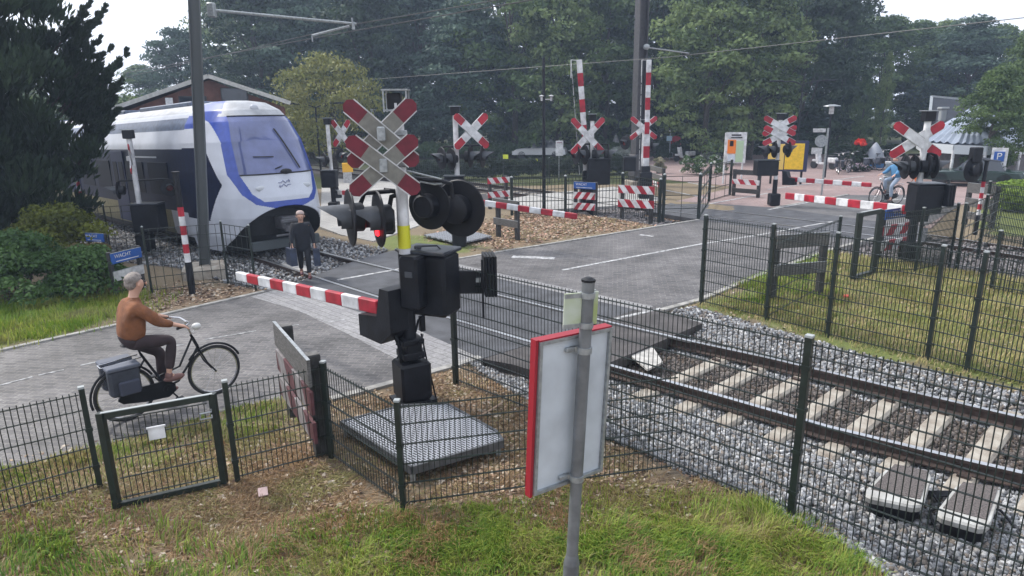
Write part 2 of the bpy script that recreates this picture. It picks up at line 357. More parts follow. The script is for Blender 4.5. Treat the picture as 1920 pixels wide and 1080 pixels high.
GF = np.stack([idx[:-1, :-1], idx[:-1, 1:], idx[1:, 1:], idx[1:, :-1]], -1).reshape(-1, 4)
soil = attr_mat('soil_and_turf', .95, noise=(28, .35))
ground = nmesh('ground', np.stack([GX, GY, GZ], -1).reshape(-1, 3), GF, soil, col=colfun(GX, GY).reshape(-1, 3), smooth=True); tag(ground, kind='structure')

# ---------------------------------------------------------------- road, crossing slabs, paving
rdir = (P(1310, 411)-P(930, 472)); RANG = az(rdir)
tN = (railB[8]-railB[6]).normalized(); TANG = az(tN)
pav = paver_mat('road_pavers', (.068, .064, .066), (.12, .113, .113), (.16, .15, .14), .21, .105, -RANG+.785, msize=.009, dirt=.6, rough=.6)
tile = paver_mat('grey_edge_tiles', (.24, .235, .235), (.20, .195, .2), (.09, .085, .08), .30, .15, -TANG, dirt=.2)
pinkb = paver_mat('pink_brick_paving', (.29, .205, .19), (.25, .18, .17), (.15, .12, .11), .21, .105, -RANG, dirt=.25)
ltile = paver_mat('light_concrete_tiles', (.34, .33, .31), (.30, .29, .28), (.16, .15, .14), .3, .3, -TANG, dirt=.25)
kerbm = mat('kerb_concrete', (.30, .29, .27), .85, nz=.35, scale=7, bump=.4)
faint = mat('faint_white_marking', (.30, .30, .30), .7, nz=.6, scale=14)
line = mat('worn_white_marking', (.40, .40, .40), .7, nz=.6, scale=11)
def slab(name, px, z, m, t=.16, kind='structure', raw=False):
    b = MB().slab(px if raw else [tuple(P(x, y, z).xy) for x, y in px], z, t); o = b.build(name, m); tag(o, kind=kind); return o
slab('road', road, .008, pav, .2, raw=True)
# crossing deck between the pavers on either side of the near track
slab('road_asphalt', [(505, 546), (560, 529), (640, 496), (735, 469), (770, 478), (960, 528), (1205, 583), (1317, 607), (1230, 642), (1133, 683), (1010, 727), (985, 712), (840, 652), (787, 620), (613, 566), (540, 546)][:1]+[(540, 536), (650, 494), (735, 470), (960, 520), (1210, 575), (1010, 640), (905, 672), (787, 620), (613, 566), (525, 541)], .012, asphalt, .17)
slab('road_crossing_panel', [(1010, 641), (1212, 574), (1317, 606), (1236, 641), (1133, 684), (1050, 710), (960, 683), (905, 673)], .012, rubber, .17)
slab('road_tile_band', [(470, 556), (525, 541), (613, 566), (787, 620), (905, 673), (852, 688), (800, 702), (640, 620), (560, 583)], .013, tile, .02)
slab('road_tile_strip', [(755, 477), (770, 474), (960, 518), (1225, 574), (1208, 584), (960, 528)], .016, tile, .02)
# far crossing deck
slab('road_asphalt', [(1213, 396), (1268, 377), (1450, 389), (1740, 428), (1735, 452), (1560, 446), (1330, 415)], .012, asphalt, .17)
# brick square beyond the far track
slab('plaza', [(1190, 330), (1180, 293), (1500, 289), (1900, 292), (2300, 300), (2300, 350), (1980, 360), (1790, 385), (1745, 428), (1450, 390), (1268, 377), (1380, 350)], .004, pinkb, .1)
slab('plaza_side_path', [(990, 395), (1205, 383), (1250, 372), (1150, 350), (1000, 365), (880, 385)], .004, ltile, .1)
slab('platform_path', [(604, 333), (800, 345), (860, 395), (765, 430), (700, 452), (640, 440), (600, 425)], .004, ltile, .1)
def strip(name, px, w, z, m, h=.006, side=0):
    pts = [P(x, y, z) for x, y in px]; b = MB()
    for a, c in zip(pts[:-1], pts[1:]): b.beam(a-Vector((0, 0, h/2)), c-Vector((0, 0, h/2)), w, h)
    o = b.build(name, m); tag(o, kind='structure'); return o
strip('kerb', [(0, 655), (250, 600.5), (495, 545)], .1, .035, kerbm, .12)
strip('kerb', [(1000, 461), (1100, 445), (1310, 411)], .1, .04, kerbm, .12); strip('kerb', [(770, 499), (930, 472), (1000, 461)], .1, .03, kerbm, .12)
strip('kerb', [(620, 746), (700, 725), (850, 684), (900, 668)], .12, .035, kerbm, .12)
strip('kerb', [(1240, 580), (1310, 561), (1430, 512), (1560, 466), (1640, 445)], .12, .035, kerbm, .12)
strip('kerb', [(1450, 389), (1545, 372), (1590, 364)], .12, .035, kerbm, .12)
strip('road_marking', [(633, 524.5), (770, 500)], .09, .017, line); strip('road_marking', [(1150, 598), (1240, 578)], .09, .017, line)
strip('road_marking', [(1262, 397), (1440, 393), (1540, 375)][1:], .1, .021, line)
strip('road_marking', [(1055, 506), (1150, 488), (1310, 458), (1425, 440), (1560, 415)], .09, .0135, line)
for a in ([(0, 722), (60, 706)], [(72, 703), (120, 693)], [(150, 685), (230, 667)], [(278, 656), (345, 645)], [(385, 636), (480, 620)], [(520, 615), (560, 608)], [(610, 604), (672, 594)]): strip('road_marking', a, .045, .0145, faint)
strip('road_marking', [(960, 481), (1040, 484)], .25, .0135, line); strip('road_marking', [(1200, 440), (1225, 443)], .12, .0135, line)
for a in ([(1330, 382), (1440, 362)], [(1540, 345), (1640, 352)], [(1240, 355), (1330, 372)], [(1440, 355), (1620, 330)], [(1580, 385), (1700, 372)], [(1290, 342), (1340, 350)]): strip('plaza_marking', a, .12, .014 if a[0][0] != 1580 else .02, line)

# ---------------------------------------------------------------- tracks
def rail(pts, parent):
    prof = [(-.036, 0), (.036, 0), (.036, -.032), (.01, -.045), (.01, -.125), (.07, -.14), (.07, -.155), (-.07, -.155), (-.07, -.14), (-.01, -.125), (-.01, -.045), (-.036, -.032)]
    b = MB(); n = len(prof); vs = []
    for i, p in enumerate(pts):
        d = (pts[min(i+1, len(pts)-1)]-pts[max(i-1, 0)]); d.z = 0; d.normalize(); s = Vector((d.y, -d.x, 0))
        vs += [p+s*a+Vector((0, 0, c)) for a, c in prof]
    b.v = [tuple(v) for v in vs]
    for i in range(len(pts)-1):
        for k in range(n): b.f.append((i*n+k, i*n+(k+1) % n, (i+1)*n+(k+1) % n, (i+1)*n+k)); b.m.append(1 if k == 0 else 0)
    return b.build('rail', [rust, steel], parent)
def along(L, s):
    for a, b in zip(L[:-1], L[1:]):
        l = (b-a).length
        if s <= l: return a+(b-a)*(s/l), (b-a).normalized()
        s -= l
    return L[-1], (L[-1]-L[-2]).normalized()
def length(L): return sum((b-a).length for a, b in zip(L[:-1], L[1:]))
def sleeper_mesh():
    b = MB(); b.bbox((0, 0, -.02), (2.6, .24, .16), .03)
    return b
track = thing('railway_track', 'nearer railway track running from the train to the lower right corner of the photo', 'railway track')
rail(railA, track); rail(railB, track)
sp = [(P(1647, 750, -.13), P(1520, 845, -.13))]
sdir = (P(1550, 863, -.13)-P(1680, 757, -.13)); sdir.z = 0; sdir.normalize()
sb = None
cands = []
Lm = midN; tot = length(Lm); s0 = 0
start = P(1245, 672, 0); endc = P(640, 500, 0)
sl_pos = []
s = tot; step = .60
ref = None
anchor = min(np.arange(0, tot, .02), key=lambda q: (along(Lm, q)[0].xy-P(1612, 812, -.13).xy).length)
k = 0
while True:
    q = anchor+k*step
    if q > tot-.5 or k > 22: break
    sl_pos.append(q); k += 1
k = -1
while True:
    q = anchor+k*step; p = along(Lm, q)[0]
    if (p.xy-P(1215, 662, 0).xy).length < .3: break
    sl_pos.append(q); k -= 1
    if k < -20: break
qL = min(np.arange(0, tot, .05), key=lambda q: (along(Lm, q)[0].xy-P(585, 503, 0).xy).length)
for k in range(12): sl_pos.append(qL-k*.6)
for q in sl_pos:
    p, d = along(Lm, q); dd = sdir if q > anchor-6 else Vector((-d.y, d.x, 0))
    w = 1.28 if q > anchor-6 else 1.28
    b = MB(); jr = random.uniform(-.02, .02); b.bbox((0, 0, -.08), (2.65, .23, .16), .03)
    b.mati(1)
    for sx in (-1, 1):       # fastenings on both sides of each rail
        for o_ in (-.13, .13): b.box((sx*.80+o_, 0, .012), (.06, .12, .03))
    o = b.build('sleeper', [concrete, rust], track); o.location = (p.x, p.y, p.z-RZ-.132); o.rotation_euler = (0, 0, az(dd)+jr)
ftrack = thing('railway_track', 'farther railway track crossing beyond the road, behind the green meadow fence', 'railway track')
rail(railC, ftrack); rail(railD, ftrack)
totF = length(midF)
qs = [min(np.arange(0, totF, .05), key=lambda q: (along(midF, q)[0].xy-P(x, y, 0).xy).length) for x, y in ((1760, 448), (1225, 392))]
for k in range(20):
    for q in (qs[0]+k*.65, qs[1]-k*.65):
        if q < 0 or q > totF: continue
        p, d = along(midF, q); b = MB().bbox((0, 0, -.08), (2.6, .24, .16), .03); o = b.build('sleeper', concrete, ftrack); o.location = (p.x, p.y, -.14); o.rotation_euler = (0, 0, az(d)+pi/2)
# flangeway gaps beside the embedded rails
gap = mat('flangeway_gap', (.012, .012, .012), .8)
def flange(L, side, i0, i1, z=.0145):
    b = MB()
    for a, c in zip(L[i0:i1], L[i0+1:i1+1]):
        d = (c-a).normalized(); n = Vector((-d.y, d.x, 0))*side*.068; b.beam(Vector((a.x, a.y, z))+n, Vector((c.x, c.y, z))+n, .05, .004)
    return b
iA = [i for i, p in enumerate(railA)]
for L, sgn, i0, i1 in ((railA, -1, 4, 10), (railB, 1, 6, 9), (railC, 1, 2, 5), (railD, -1, 2, 4)):
    o = flange(L, sgn, i0, i1).build('road_flangeway', gap); tag(o, kind='structure')

# ---------------------------------------------------------------- ballast stones
CUBE = np.array([(-1, -1, -1), (1, -1, -1), (1, 1, -1), (-1, 1, -1), (-1, -1, 1), (1, -1, 1), (1, 1, 1), (-1, 1, 1)], float)*.5
CF = np.array([(3, 2, 1, 0), (4, 5, 6, 7), (0, 1, 5, 4), (1, 2, 6, 5), (2, 3, 7, 6), (3, 0, 4, 7)])
def sample(poly, n, margin=0.0, exclude=()):
    p = np.array(poly); lo, hi = p.min(0), p.max(0); res = []; got = 0
    for _ in range(60):
        X = rng.uniform(lo[0], hi[0], n*2); Y = rng.uniform(lo[1], hi[1], n*2); k = inpoly(X, Y, poly)
        for e in exclude: k &= ~inpoly(X, Y, e)
        res.append(np.stack([X[k], Y[k]], 1)); got += k.sum()
        if got >= n: break
    return np.concatenate(res)[:n]
def stones(name, poly, n, size, cols, exclude=(), zoff=.0, zj=.05, near=None):
    XY = sample(poly, n, exclude=exclude); n = len(XY); Z = hfun(XY[:, 0], XY[:, 1])+zoff+rng.uniform(0, zj, n)
    if near is not None: # lower bed between the rails
        dm = pdist(XY[:, 0], XY[:, 1], [tuple(p.xy) for p in near], closed=False)
        Z = Z+0
    s = rng.uniform(size[0], size[1], n)
    V = CUBE[None]*(1+rng.uniform(-.45, .45, (n, 8, 3)))*s[:, None, None]*np.array([1, .8, .62])
    q = rng.normal(size=(n, 4)); q /= np.linalg.norm(q, axis=1)[:, None]; w, x, y, z = q.T
    R = np.stack([1-2*(y*y+z*z), 2*(x*y-z*w), 2*(x*z+y*w), 2*(x*y+z*w), 1-2*(x*x+z*z), 2*(y*z-x*w), 2*(x*z-y*w), 2*(y*z+x*w), 1-2*(x*x+y*y)], 1).reshape(n, 3, 3)
    V = np.einsum('nij,nkj->nki', R, V); V += np.stack([XY[:, 0], XY[:, 1], Z], 1)[:, None]
    c = np.array(cols)[rng.integers(0, len(cols), n)]*rng.uniform(.7, 1.3, (n, 1))
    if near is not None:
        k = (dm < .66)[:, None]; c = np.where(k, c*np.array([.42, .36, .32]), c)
    F = (CF[None]+np.arange(n)[:, None, None]*8).reshape(-1, 4)
    o = nmesh(name, V.reshape(-1, 3), F, MATS['stone'], col=np.repeat(c, 8, 0)); return tag(o, kind='stuff')
attr_mat('stone', .85, noise=(60, .25))
scol = [(.26, .27, .285), (.34, .345, .36), (.18, .185, .195), (.46, .46, .46), (.27, .26, .25), (.12, .12, .125), (.22, .19, .165)]
deckN = W2([(470, 556), (540, 529), (640, 492), (735, 468), (960, 515), (1225, 572), (1320, 606), (1236, 643), (1133, 686), (1050, 712), (900, 680), (640, 640)])
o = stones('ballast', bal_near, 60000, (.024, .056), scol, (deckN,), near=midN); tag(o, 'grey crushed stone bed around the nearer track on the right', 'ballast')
o = stones('ballast', bal_left, 16000, (.035, .07), scol, (deckN,)); tag(o, 'grey crushed stone bed in front of the train', 'ballast')
farp = [tuple((midF[-1]+nF*s-tF*u).xy) for s, u in ((2.0, 0), (2.0, 20), (-1.9, 20), (-1.9, 0))]
deckF = W2([(1200, 400), (1268, 374), (1450, 387), (1742, 427), (1738, 454), (1560, 450), (1330, 420)])
o = stones('ballast', farp, 9000, (.05, .1), [(.17, .16, .16), (.22, .2, .2), (.12, .11, .11)], (deckF, road)); tag(o, 'dark crushed stone bed along the farther track', 'ballast')

# ---------------------------------------------------------------- grass, litter
attr_mat('blade', .6, trans=.35); attr_mat('litter', .9)
def soft(poly, n, exclude):
    c = np.mean(np.array(poly), 0); p = np.array(poly); d = p-c; L = np.linalg.norm(d, axis=1)[:, None]; big = [tuple(q) for q in c+d*(1+.5/L)]
    XY = sample(big, int(n*1.25), exclude=exclude); s = sd(XY[:, 0], XY[:, 1], poly); j = (fbm(XY[:, 0], XY[:, 1], .42, 12)-.5)*1.6
    return XY[rng.uniform(0, 1, len(XY)) < np.clip((-s+j+.05)/.6, .10, 1)]
def blades(name, poly, n, h, w, cols, lean=.5, exclude=(), dens=None, flat=False):
    XY = soft(poly, n, exclude); n = len(XY)
    if dens is not None:
        k = rng.uniform(0, 1, n) < dens(XY[:, 0], XY[:, 1]); XY = XY[k]; n = len(XY)
    Z = hfun(XY[:, 0], XY[:, 1])-.004; B = np.stack([XY[:, 0], XY[:, 1], Z], 1)
    hh = rng.uniform(h[0], h[1], n)*(.6+.8*fbm(XY[:, 0], XY[:, 1], .45, 21)); a = rng.uniform(0, 2*pi, n)
    gl = fbm(XY[:, 0], XY[:, 1], .8, 31)*6.28*1.6; a = a*.35+gl
    D = np.stack([np.cos(a), np.sin(a), 0*a], 1); S = np.stack([-np.sin(a), np.cos(a), 0*a], 1)*(rng.uniform(w[0], w[1], n))[:, None]
    ln = rng.uniform(.1, 1.0, n)*lean
    up = np.array([0, 0, 1.])
    if flat: mid = B+D*(hh*.5)[:, None]+up*(rng.uniform(.005, .035, n))[:, None]; tip = B+D*hh[:, None]+up*(rng.uniform(0, .03, n))[:, None]; B = B+up*.006
    else: mid = B+up*(hh*.6)[:, None]+D*(hh*ln*.35)[:, None]; tip = B+up*(hh*(1-ln*.45))[:, None]+D*(hh*ln)[:, None]
    V = np.stack([B-S, B+S, mid+S*.8, mid-S*.8, tip+S*.12, tip-S*.12], 1)
    F = (np.array([(0, 1, 2, 3), (3, 2, 4, 5)])[None]+np.arange(n)[:, None, None]*6).reshape(-1, 4)
    ci = np.clip((fbm(XY[:, 0], XY[:, 1], .6, 41)*1.5-.25+rng.uniform(-.3, .3, n))*len(cols), 0, len(cols)-1).astype(int)
    c = np.array(cols)[ci]*rng.uniform(.75, 1.25, (n, 1))
    return nmesh(name, V.reshape(-1, 3), F, MATS['blade'], col=np.repeat(c, 6, 0))
def leaves(name, poly, n, s, cols, exclude=(), zj=.02):
    XY = soft(poly, n, exclude); n = len(XY); Z = hfun(XY[:, 0], XY[:, 1])+rng.uniform(.004, zj, n)
    a = rng.uniform(0, 2*pi, n); sz = rng.uniform(s[0], s[1], n)[:, None]; t1 = rng.uniform(-.5, .5, n); t2 = rng.uniform(-.5, .5, n)
    U = np.stack([np.cos(a), np.sin(a), t1], 1)*sz; Vv = np.stack([-np.sin(a), np.cos(a), t2], 1)*sz*.6; C = np.stack([XY[:, 0], XY[:, 1], Z], 1)
    V = np.stack([C-U, C-Vv, C+U, C+Vv], 1); F = np.arange(4*n).reshape(n, 4)
    c = np.array(cols)[rng.integers(0, len(cols), n)]*rng.uniform(.7, 1.25, (n, 1))
    return nmesh(name, V.reshape(-1, 3), F, MATS['litter'], col=np.repeat(c, 4, 0))
GR = [(.08, .17, .02), (.15, .25, .03), (.23, .31, .045), (.33, .36, .08)]
ST = [(.34, .22, .11), (.24, .14, .07), (.42, .31, .18), (.18, .12, .06), (.28, .24, .10)]
OL = [(.27, .27, .09), (.36, .32, .13), (.42, .34, .18), (.20, .23, .07)]
ST = [(.34, .22, .11), (.24, .14, .07), (.42, .31, .18), (.18, .12, .06), (.28, .24, .10)]
LF = [(.26, .17, .11), (.17, .11, .075), (.34, .25, .17), (.40, .34, .27), (.11, .07, .05)]
g = z_green
tag(blades('grass', g[0], 95000, (.05, .17), (.002, .0042), [ST[0], GR[0], GR[1], GR[2], GR[3], ST[4]], .95), 'bright green long grass along the bottom edge of the photo', 'grass', kind='stuff')
tag(blades('grass', g[1], 14000, (.05, .16), (.003, .006), GR+ST[:2], .8), 'green and straw grass in the bottom left corner', 'grass', kind='stuff')
tag(blades('grass', g[2], 22000, (.06, .2), (.004, .008), GR[1:]+[(.2, .2, .07)], .7), 'yellow green grass verge under the hedge on the left', 'grass', kind='stuff')
tag(blades('grass', g[3], 42000, (.04, .11), (.004, .008), OL, .7, (road, bal_near)), 'olive grass field behind the tall fence on the right', 'grass', kind='stuff')
tag(blades('grass', g[4], 16000, (.04, .12), (.003, .006), OL+GR[1:3], .7, (road,)), 'thin grass strip between the brick road and the low fence', 'grass', kind='stuff')
tag(blades('grass', g[7], 9000, (.05, .12), (.004, .008), GR, .7, (road, bal_near)), 'green grass patch beside the road behind the tall fence', 'grass', kind='stuff')
tag(blades('dry_tufts', z_litter[3], 26000, (.03, .10), (.002, .004), [(.30, .19, .10), (.22, .13, .07), (.36, .26, .14), (.20, .19, .07)], 1, (road,)), 'low reddish brown dried tufts below the low fence', 'dry grass', kind='stuff')
tag(blades('dry_grass', z_litter[3], 70000, (.04, .16), (.002, .005), ST+OL[:2], 1, (road,), flat=True), 'matted dry straw grass below the low fence', 'dry grass', kind='stuff')
tag(blades('dry_grass', z_litter[1], 30000, (.04, .15), (.002, .005), ST, 1, (road,), flat=True), 'dry straw grass around the steel platform and low fence', 'dry grass', kind='stuff')
tag(blades('dry_grass', z_litter[0], 12000, (.05, .15), (.004, .008), ST+OL[:1], 1, (road,), flat=True), 'straw grass on the verge beyond the road', 'dry grass', kind='stuff')
tag(leaves('fallen_leaves', z_litter[3], 14000, (.012, .035), LF), 'brown fallen leaves below the low fence', 'leaves', kind='stuff')
tag(leaves('fallen_leaves', z_litter[1], 13000, (.012, .035), LF, (road,)), 'brown fallen leaves around the steel platform', 'leaves', kind='stuff')
tag(leaves('fallen_leaves', z_litter[0], 9000, (.03, .06), LF+[(.5, .3, .22)], (road,)), 'orange fallen leaves on the verge beyond the road', 'leaves', kind='stuff')
tag(leaves('fallen_leaves', z_litter[2], 3500, (.02, .05), LF, (road,)), 'brown fallen leaves beside the striped marker post on the left', 'leaves', kind='stuff')
tag(leaves('fallen_leaves', g[3], 2500, (.02, .05), LF+OL, (road, bal_near)), 'scattered leaves on the olive grass field', 'leaves', kind='stuff')
# ---------------------------------------------------------------- fences
def mesh_panel(b, p0, p1, h, step=.052, r=.0032, z0=.05, rows=.2, over=.03, spike=True):
    p0, p1 = Vector(p0), Vector(p1); d = p1-p0; L = d.length; d.normalize(); n = int(L/step); y = Vector((-d.y, d.x, 0)).normalized()
    for i in range(n+1):
        q = p0+d*((i+.5)*L/(n+1)); b.beam(q+Vector((0, 0, z0-.0)), q+Vector((0, 0, h+(over if spike else 0))), r*2, r*2)
    z = z0+.03
    while z < h+.01:
        for s in (-1, 1): b.beam(p0+y*s*(r*2+.0005)+Vector((0, 0, z)), p1+y*s*(r*2+.0005)+Vector((0, 0, z)), r*2, r*2.2)
        z += rows
    for s in (-1, 1): b.beam(p0+y*s*(r*2+.0005)+Vector((0, 0, h)), p1+y*s*(r*2+.0005)+Vector((0, 0, h)), r*2, r*2.2)
def ground_z(p): return float(hfun(np.array([p[0]]), np.array([p[1]]))[0])
capm = mat('pale_post_cap', (.3, .32, .32), .5)
def fence(label, px, h, group, ends=None, postw=.05, r=.0032, round_=False, rows=.2, step=.052, posts=None, cat='fence', spike=True, world=False, mp=None, zs=None):
    pts = [Vector(p) for p in px] if world else [P(x, y) for x, y in px]
    o = thing('mesh_fence', label, cat, pts[0], 0, group); L0 = pts[0].copy()
    for i, p in enumerate(pts):
        if posts is not None and i not in posts: continue
        q = p-L0; gz = min(0, ground_z(p)); b = MB()
        if round_: b.tube(q+Vector((0, 0, gz-.05)), q+Vector((0, 0, h+.05)), postw/2, n=10); b.mati(1).ball(q+Vector((0, 0, h+.055)), postw*.5, 8, 5)
        else:
            d = (pts[min(i+1, len(pts)-1)]-pts[max(i-1, 0)]); b.box(q+Vector((0, 0, (h+.06+gz-.05)/2)), (postw, postw, h+.06-gz+.05), az(d)); b.mati(1).box(q+Vector((0, 0, h+.07)), (postw*1.06, postw*1.06, .02), az(d))
            b.mati(0)
            for z in (.25, .65, 1.05, 1.45):
                if z < h: b.box(q+Vector((0, 0, z)), (postw*1.3, postw*1.3, .035), az(d))
        b.build('post', [dgreen, capm], o)
    for i, (a, c) in enumerate(zip(pts[:-1], pts[1:])):
        b = MB(); d = (c-a).normalized(); mesh_panel(b, a-L0+d*postw*.55, c-L0-d*postw*.55, h, step, r, rows=rows, spike=spike, z0=.04+min(0, ground_z((a+c)/2))); b.build('mesh_panel', mp or dgreen, o)
    return o
GF_ = 'dark green mesh fences'
fence('low dark mesh fence panel left of the gate, at the left edge', [(-210, 1030), (188, 915)], 1.02, GF_)
fence('low dark mesh fence bending round the steel platform, right of the gate', [(446, 905), (622, 858), (757, 955), (1266, 884)], 1.04, GF_, posts=(0, 1, 2))
a, c = P(855, 720), P(1483, 967); dd = c-a
fence('tall mesh fence nearest the camera, behind the round pole, along the stone bed', [a, a+dd*.5, c, c+dd*.5, c+dd], 1.66, GF_, r=.0034, world=True, postw=.06)
fence('tall mesh fence in front of the olive grass field beyond the track', [(1314, 570), (1436, 601), (1551, 631), (1738, 676), (1812, 697), (2060, 765)], 1.64, GF_, r=.004, postw=.055)
fence('mesh fence side panel running back beside the plain board barrier on the grass', [(1440, 598), (1563, 530)], 1.35, GF_, r=.003, posts=(1,), spike=False, step=.25, rows=.42)
fence('dark mesh fence between the green gate frame and the right crossing machine', [(1637, 516), (1716, 510), (1780, 497)], 1.38, GF_, r=.005, posts=(1, 2))
fence('dark mesh fence running back past the far track at right', [(1793, 503), (1834, 477), (1870, 452)], 1.42, GF_, r=.004, postw=.055, posts=(0, 1), step=.4, rows=.25, spike=False)
fence('long dark mesh fence beyond the far track at the right edge', [(1840, 445), (1920, 462), (2060, 490)], 1.5, GF_, r=.006, postw=.055)
fence('mesh fence with pale capped post at far right of the grass field', [(1858, 545), (2000, 575)], 1.15, GF_, r=.004, postw=.055)
fence('round post fence behind the barrier with the blue sign', [(960, 404), (1060, 401), (1166, 394), (1236, 412)], 1.3, GF_, r=.009, postw=.11, round_=True, rows=.42, step=.14, spike=False, posts=(0, 1, 2, 3))
fence('round post fence across the far track toward the square', [(1243, 412), (1309, 411), (1329, 378), (1368, 366)], 1.45, GF_, r=.008, postw=.11, round_=True, rows=.45, step=1.2, spike=False)
fence('distant dark mesh fence behind the far track, below the parked cars', [(776, 352), (860, 350), (945, 347), (1030, 344), (1110, 340), (1185, 336)], 1.25, GF_, r=.009, rows=.3, step=.1, spike=False)
fence('mesh fence in front of the train beside the square steel mast', [(285, 548), (355, 540), (428, 533), (480, 545)], 1.35, GF_, r=.0045, round_=True, rows=.27, step=.2, spike=False, posts=(0, 2, 3))
fence('mesh fence along the platform at the far left below the train', [(110, 470), (206, 462), (290, 456), (420, 436)], 1.15, GF_, r=.006, round_=True, rows=.38, step=.3, spike=False)
# gates
def gate(label, A, B, h, sign=False, mesh=True, bar=.06, top=dgreen, grp=None):
    A, B = P(*A), P(*B); o = thing('gate', label, 'gate', A, 0, grp); v = B-A; d = v.normalized(); b = MB()
    z1 = Vector((0, 0, h)); z0 = Vector((0, 0, .06))
    b.beam(Vector((0, 0, .04)), Vector((0, 0, h+.03)), bar, bar); b.beam(v+Vector((0, 0, .04)), v+Vector((0, 0, h+.03)), bar, bar)
    b.beam(z1+d*bar/2, v+z1-d*bar/2, bar*.9, bar*.9); b.beam(z0+d*bar/2, v+z0-d*bar/2, bar*.9, bar*.9); b.mati(1)
    b.beam(z1+Vector((0, 0, bar*.47)), v+z1+Vector((0, 0, bar*.47)), bar*.6, .006)
    b.build('gate_frame', [top, capm], o)
    if mesh: b = MB(); mesh_panel(b, d*bar, v-d*bar, h-.06, .052, .003, z0=.1, spike=False); b.build('mesh_panel', dgreen, o)
    return o, v, d
o, v, d = gate('low framed mesh gate with a small white plate, left foreground', (222, 958), (422, 912), .98)
n_ = Vector((d.y, -d.x, 0))
if n_.y > 0: n_ = -n_
b = MB().box(v*.45+Vector((0, 0, .72))+n_*.02, (.14, .012, .12), az(d)); b.box(v*.45+Vector((0, 0, .785))+n_*.025, (.16, .02, .015), az(d)); b.build('plate', white, o)
b = MB().path([v*.97+Vector((0, 0, .86))+n_*.03, v*.97+Vector((0, 0, .86))+n_*.09, v*.86+Vector((0, 0, .86))+n_*.09, v*.86+Vector((0, 0, .80))+n_*.09, v*.97+Vector((0, 0, .80))+n_*.09, v*.97+Vector((0, 0, .80))+n_*.03], .008, 6); b.build('latch', galv, o)
o, v, d = gate('green topped gate frame of two dark posts on the grass beside the blue barrier sign', (1598, 526), (1636, 515), 1.42, mesh=False, bar=.1)

# ---------------------------------------------------------------- board barriers
def barrier(label, A, B, h, boards, t=.035, postw=.12, over=.12, front=1, wood_=woodd, cat='barrier', grp='low board barriers beside the crossing', txt=None, nst=6, flip=False):
    A, B = P(*A), P(*B); o = thing('board_barrier', label, cat, A, 0, grp); v = B-A; d = v.normalized(); n = Vector((d.y, -d.x, 0))
    if n.dot(A) > 0: n = -n        # n points at the camera side
    for q in (Vector((0, 0, 0)), v): b = MB().bbox(q+Vector((0, 0, h/2-.1)), (postw, postw, h+.2), .008, az(d)); b.mati(1).box(q+Vector((0, 0, h+.004)), (postw*.9, postw*.9, .008), az(d)); b.build('post', [wood_, wood], o)
    for z, bh, style in boards:
        c = v*.5+Vector((0, 0, z))+n*front*(postw/2+t/2+.002); L = v.length+2*over; b = MB()
        if style in ('stripe', 'dull'):
            w = L/nst; sk = bh*.75*(-1 if flip else 1); ed = []
            # alternate slanted red and white fields, clipped to the board ends
            def cl(x): return max(-L/2, min(L/2, x))
            for k in range(-2, nst+3):
                x0 = -L/2+k*w; x1 = x0+w; q = [(cl(x0+sk), -bh/2), (cl(x1+sk), -bh/2), (cl(x1), bh/2), (cl(x0), bh/2)]
                if q[0][0] == q[1][0] and q[2][0] == q[3][0]: continue
                b.mati(k % 2).prism(q, c, d, (0, 0, 1), t)
            b.mati(0)
            b.build('striped_board', [white, red] if style == 'stripe' else [mat('dull_board_back', (.22, .2, .2), .7, nz=.3), mat('dull_red_board_back', (.09, .03, .035), .7, nz=.3)], o)
        else:
            b.bbox(c, (L, t, bh), .005, az(d)); b.mati(1).box(c+Vector((0, 0, bh/2+.002)), (L, t, .006), az(d)); b.build('board', [dict(grey=wood, blue=blue, dark=woodd, white=owhite)[style], galv if style != 'dark' else wood], o)
            if txt and style == 'blue':
                dx = d if d.x > 0 else -d; f = c+n*front*(t/2+.004)
                text_mesh('lettering', txt, bh*.5, white, o, frame(f+Vector((0, 0, bh*.15))-dx*L*.14, dx, (0, 0, 1)))
                for k in (0,): b2 = MB().box(f-Vector((0, 0, bh*.3)), (L*.75, .004, bh*.07), az(d)); b2.build('small_print', white, o)
    return o
S = 'stripe'
barrier('red and white striped barrier with two boards, in the middle beyond the road', (1166, 410), (1220, 414), 1.15, [(1.02, .26, S), (.55, .26, S)], over=.12, nst=6)
barrier('small barrier with a blue sign above two striped boards', (1079, 402), (1116, 405), 1.18, [(1.06, .24, 'blue'), (.70, .24, S), (.32, .24, S)], over=.03, txt='WACHT', nst=5, flip=True)
barrier('striped barrier of three posts standing left of the plain board barrier', (919, 392), (949, 389), 1.22, [(1.08, .22, S), (.55, .22, S)], over=.12, nst=5)
barrier('plain grey board barrier under the tip of the lowered far boom', (935, 444), (970, 451), 1.12, [(1.02, .27, 'grey'), (.48, .2, 'grey')], over=.12)
barrier('blue topped sign barrier nearest the cyclist head', (218, 558), (270, 542), .95, [(.82, .22, 'blue'), (.45, .2, 'white')], over=.02, txt='WACHT', postw=.08)
barrier('smaller blue topped sign barrier farther left', (178, 505), (207, 507), .9, [(.82, .2, 'blue'), (.45, .18, S)], over=.03, postw=.08, txt='WACHT', nst=5)
o = barrier('big weathered barrier seen end-on in front of the brick road, three leaning boards', (553, 778), (603, 852), 1.17, [(1.03, .30, 'grey'), (.70, .26, 'dull'), (.36, .24, 'dull')], over=.2, front=1, postw=.14, nst=4)
barrier('plain dark board barrier beside the concrete mast base', (1212, 351), (1243, 363), 1.1, [(1.0, .22, 'grey'), (.68, .2, 'grey'), (.35, .2, S)], over=.05, nst=4)
barrier('dark board barrier with a small striped board before the info board', (1375, 367), (1421, 371), 1.12, [(1.02, .2, 'dark'), (.62, .2, S), (.25, .18, 'dark')], over=.05, nst=5)
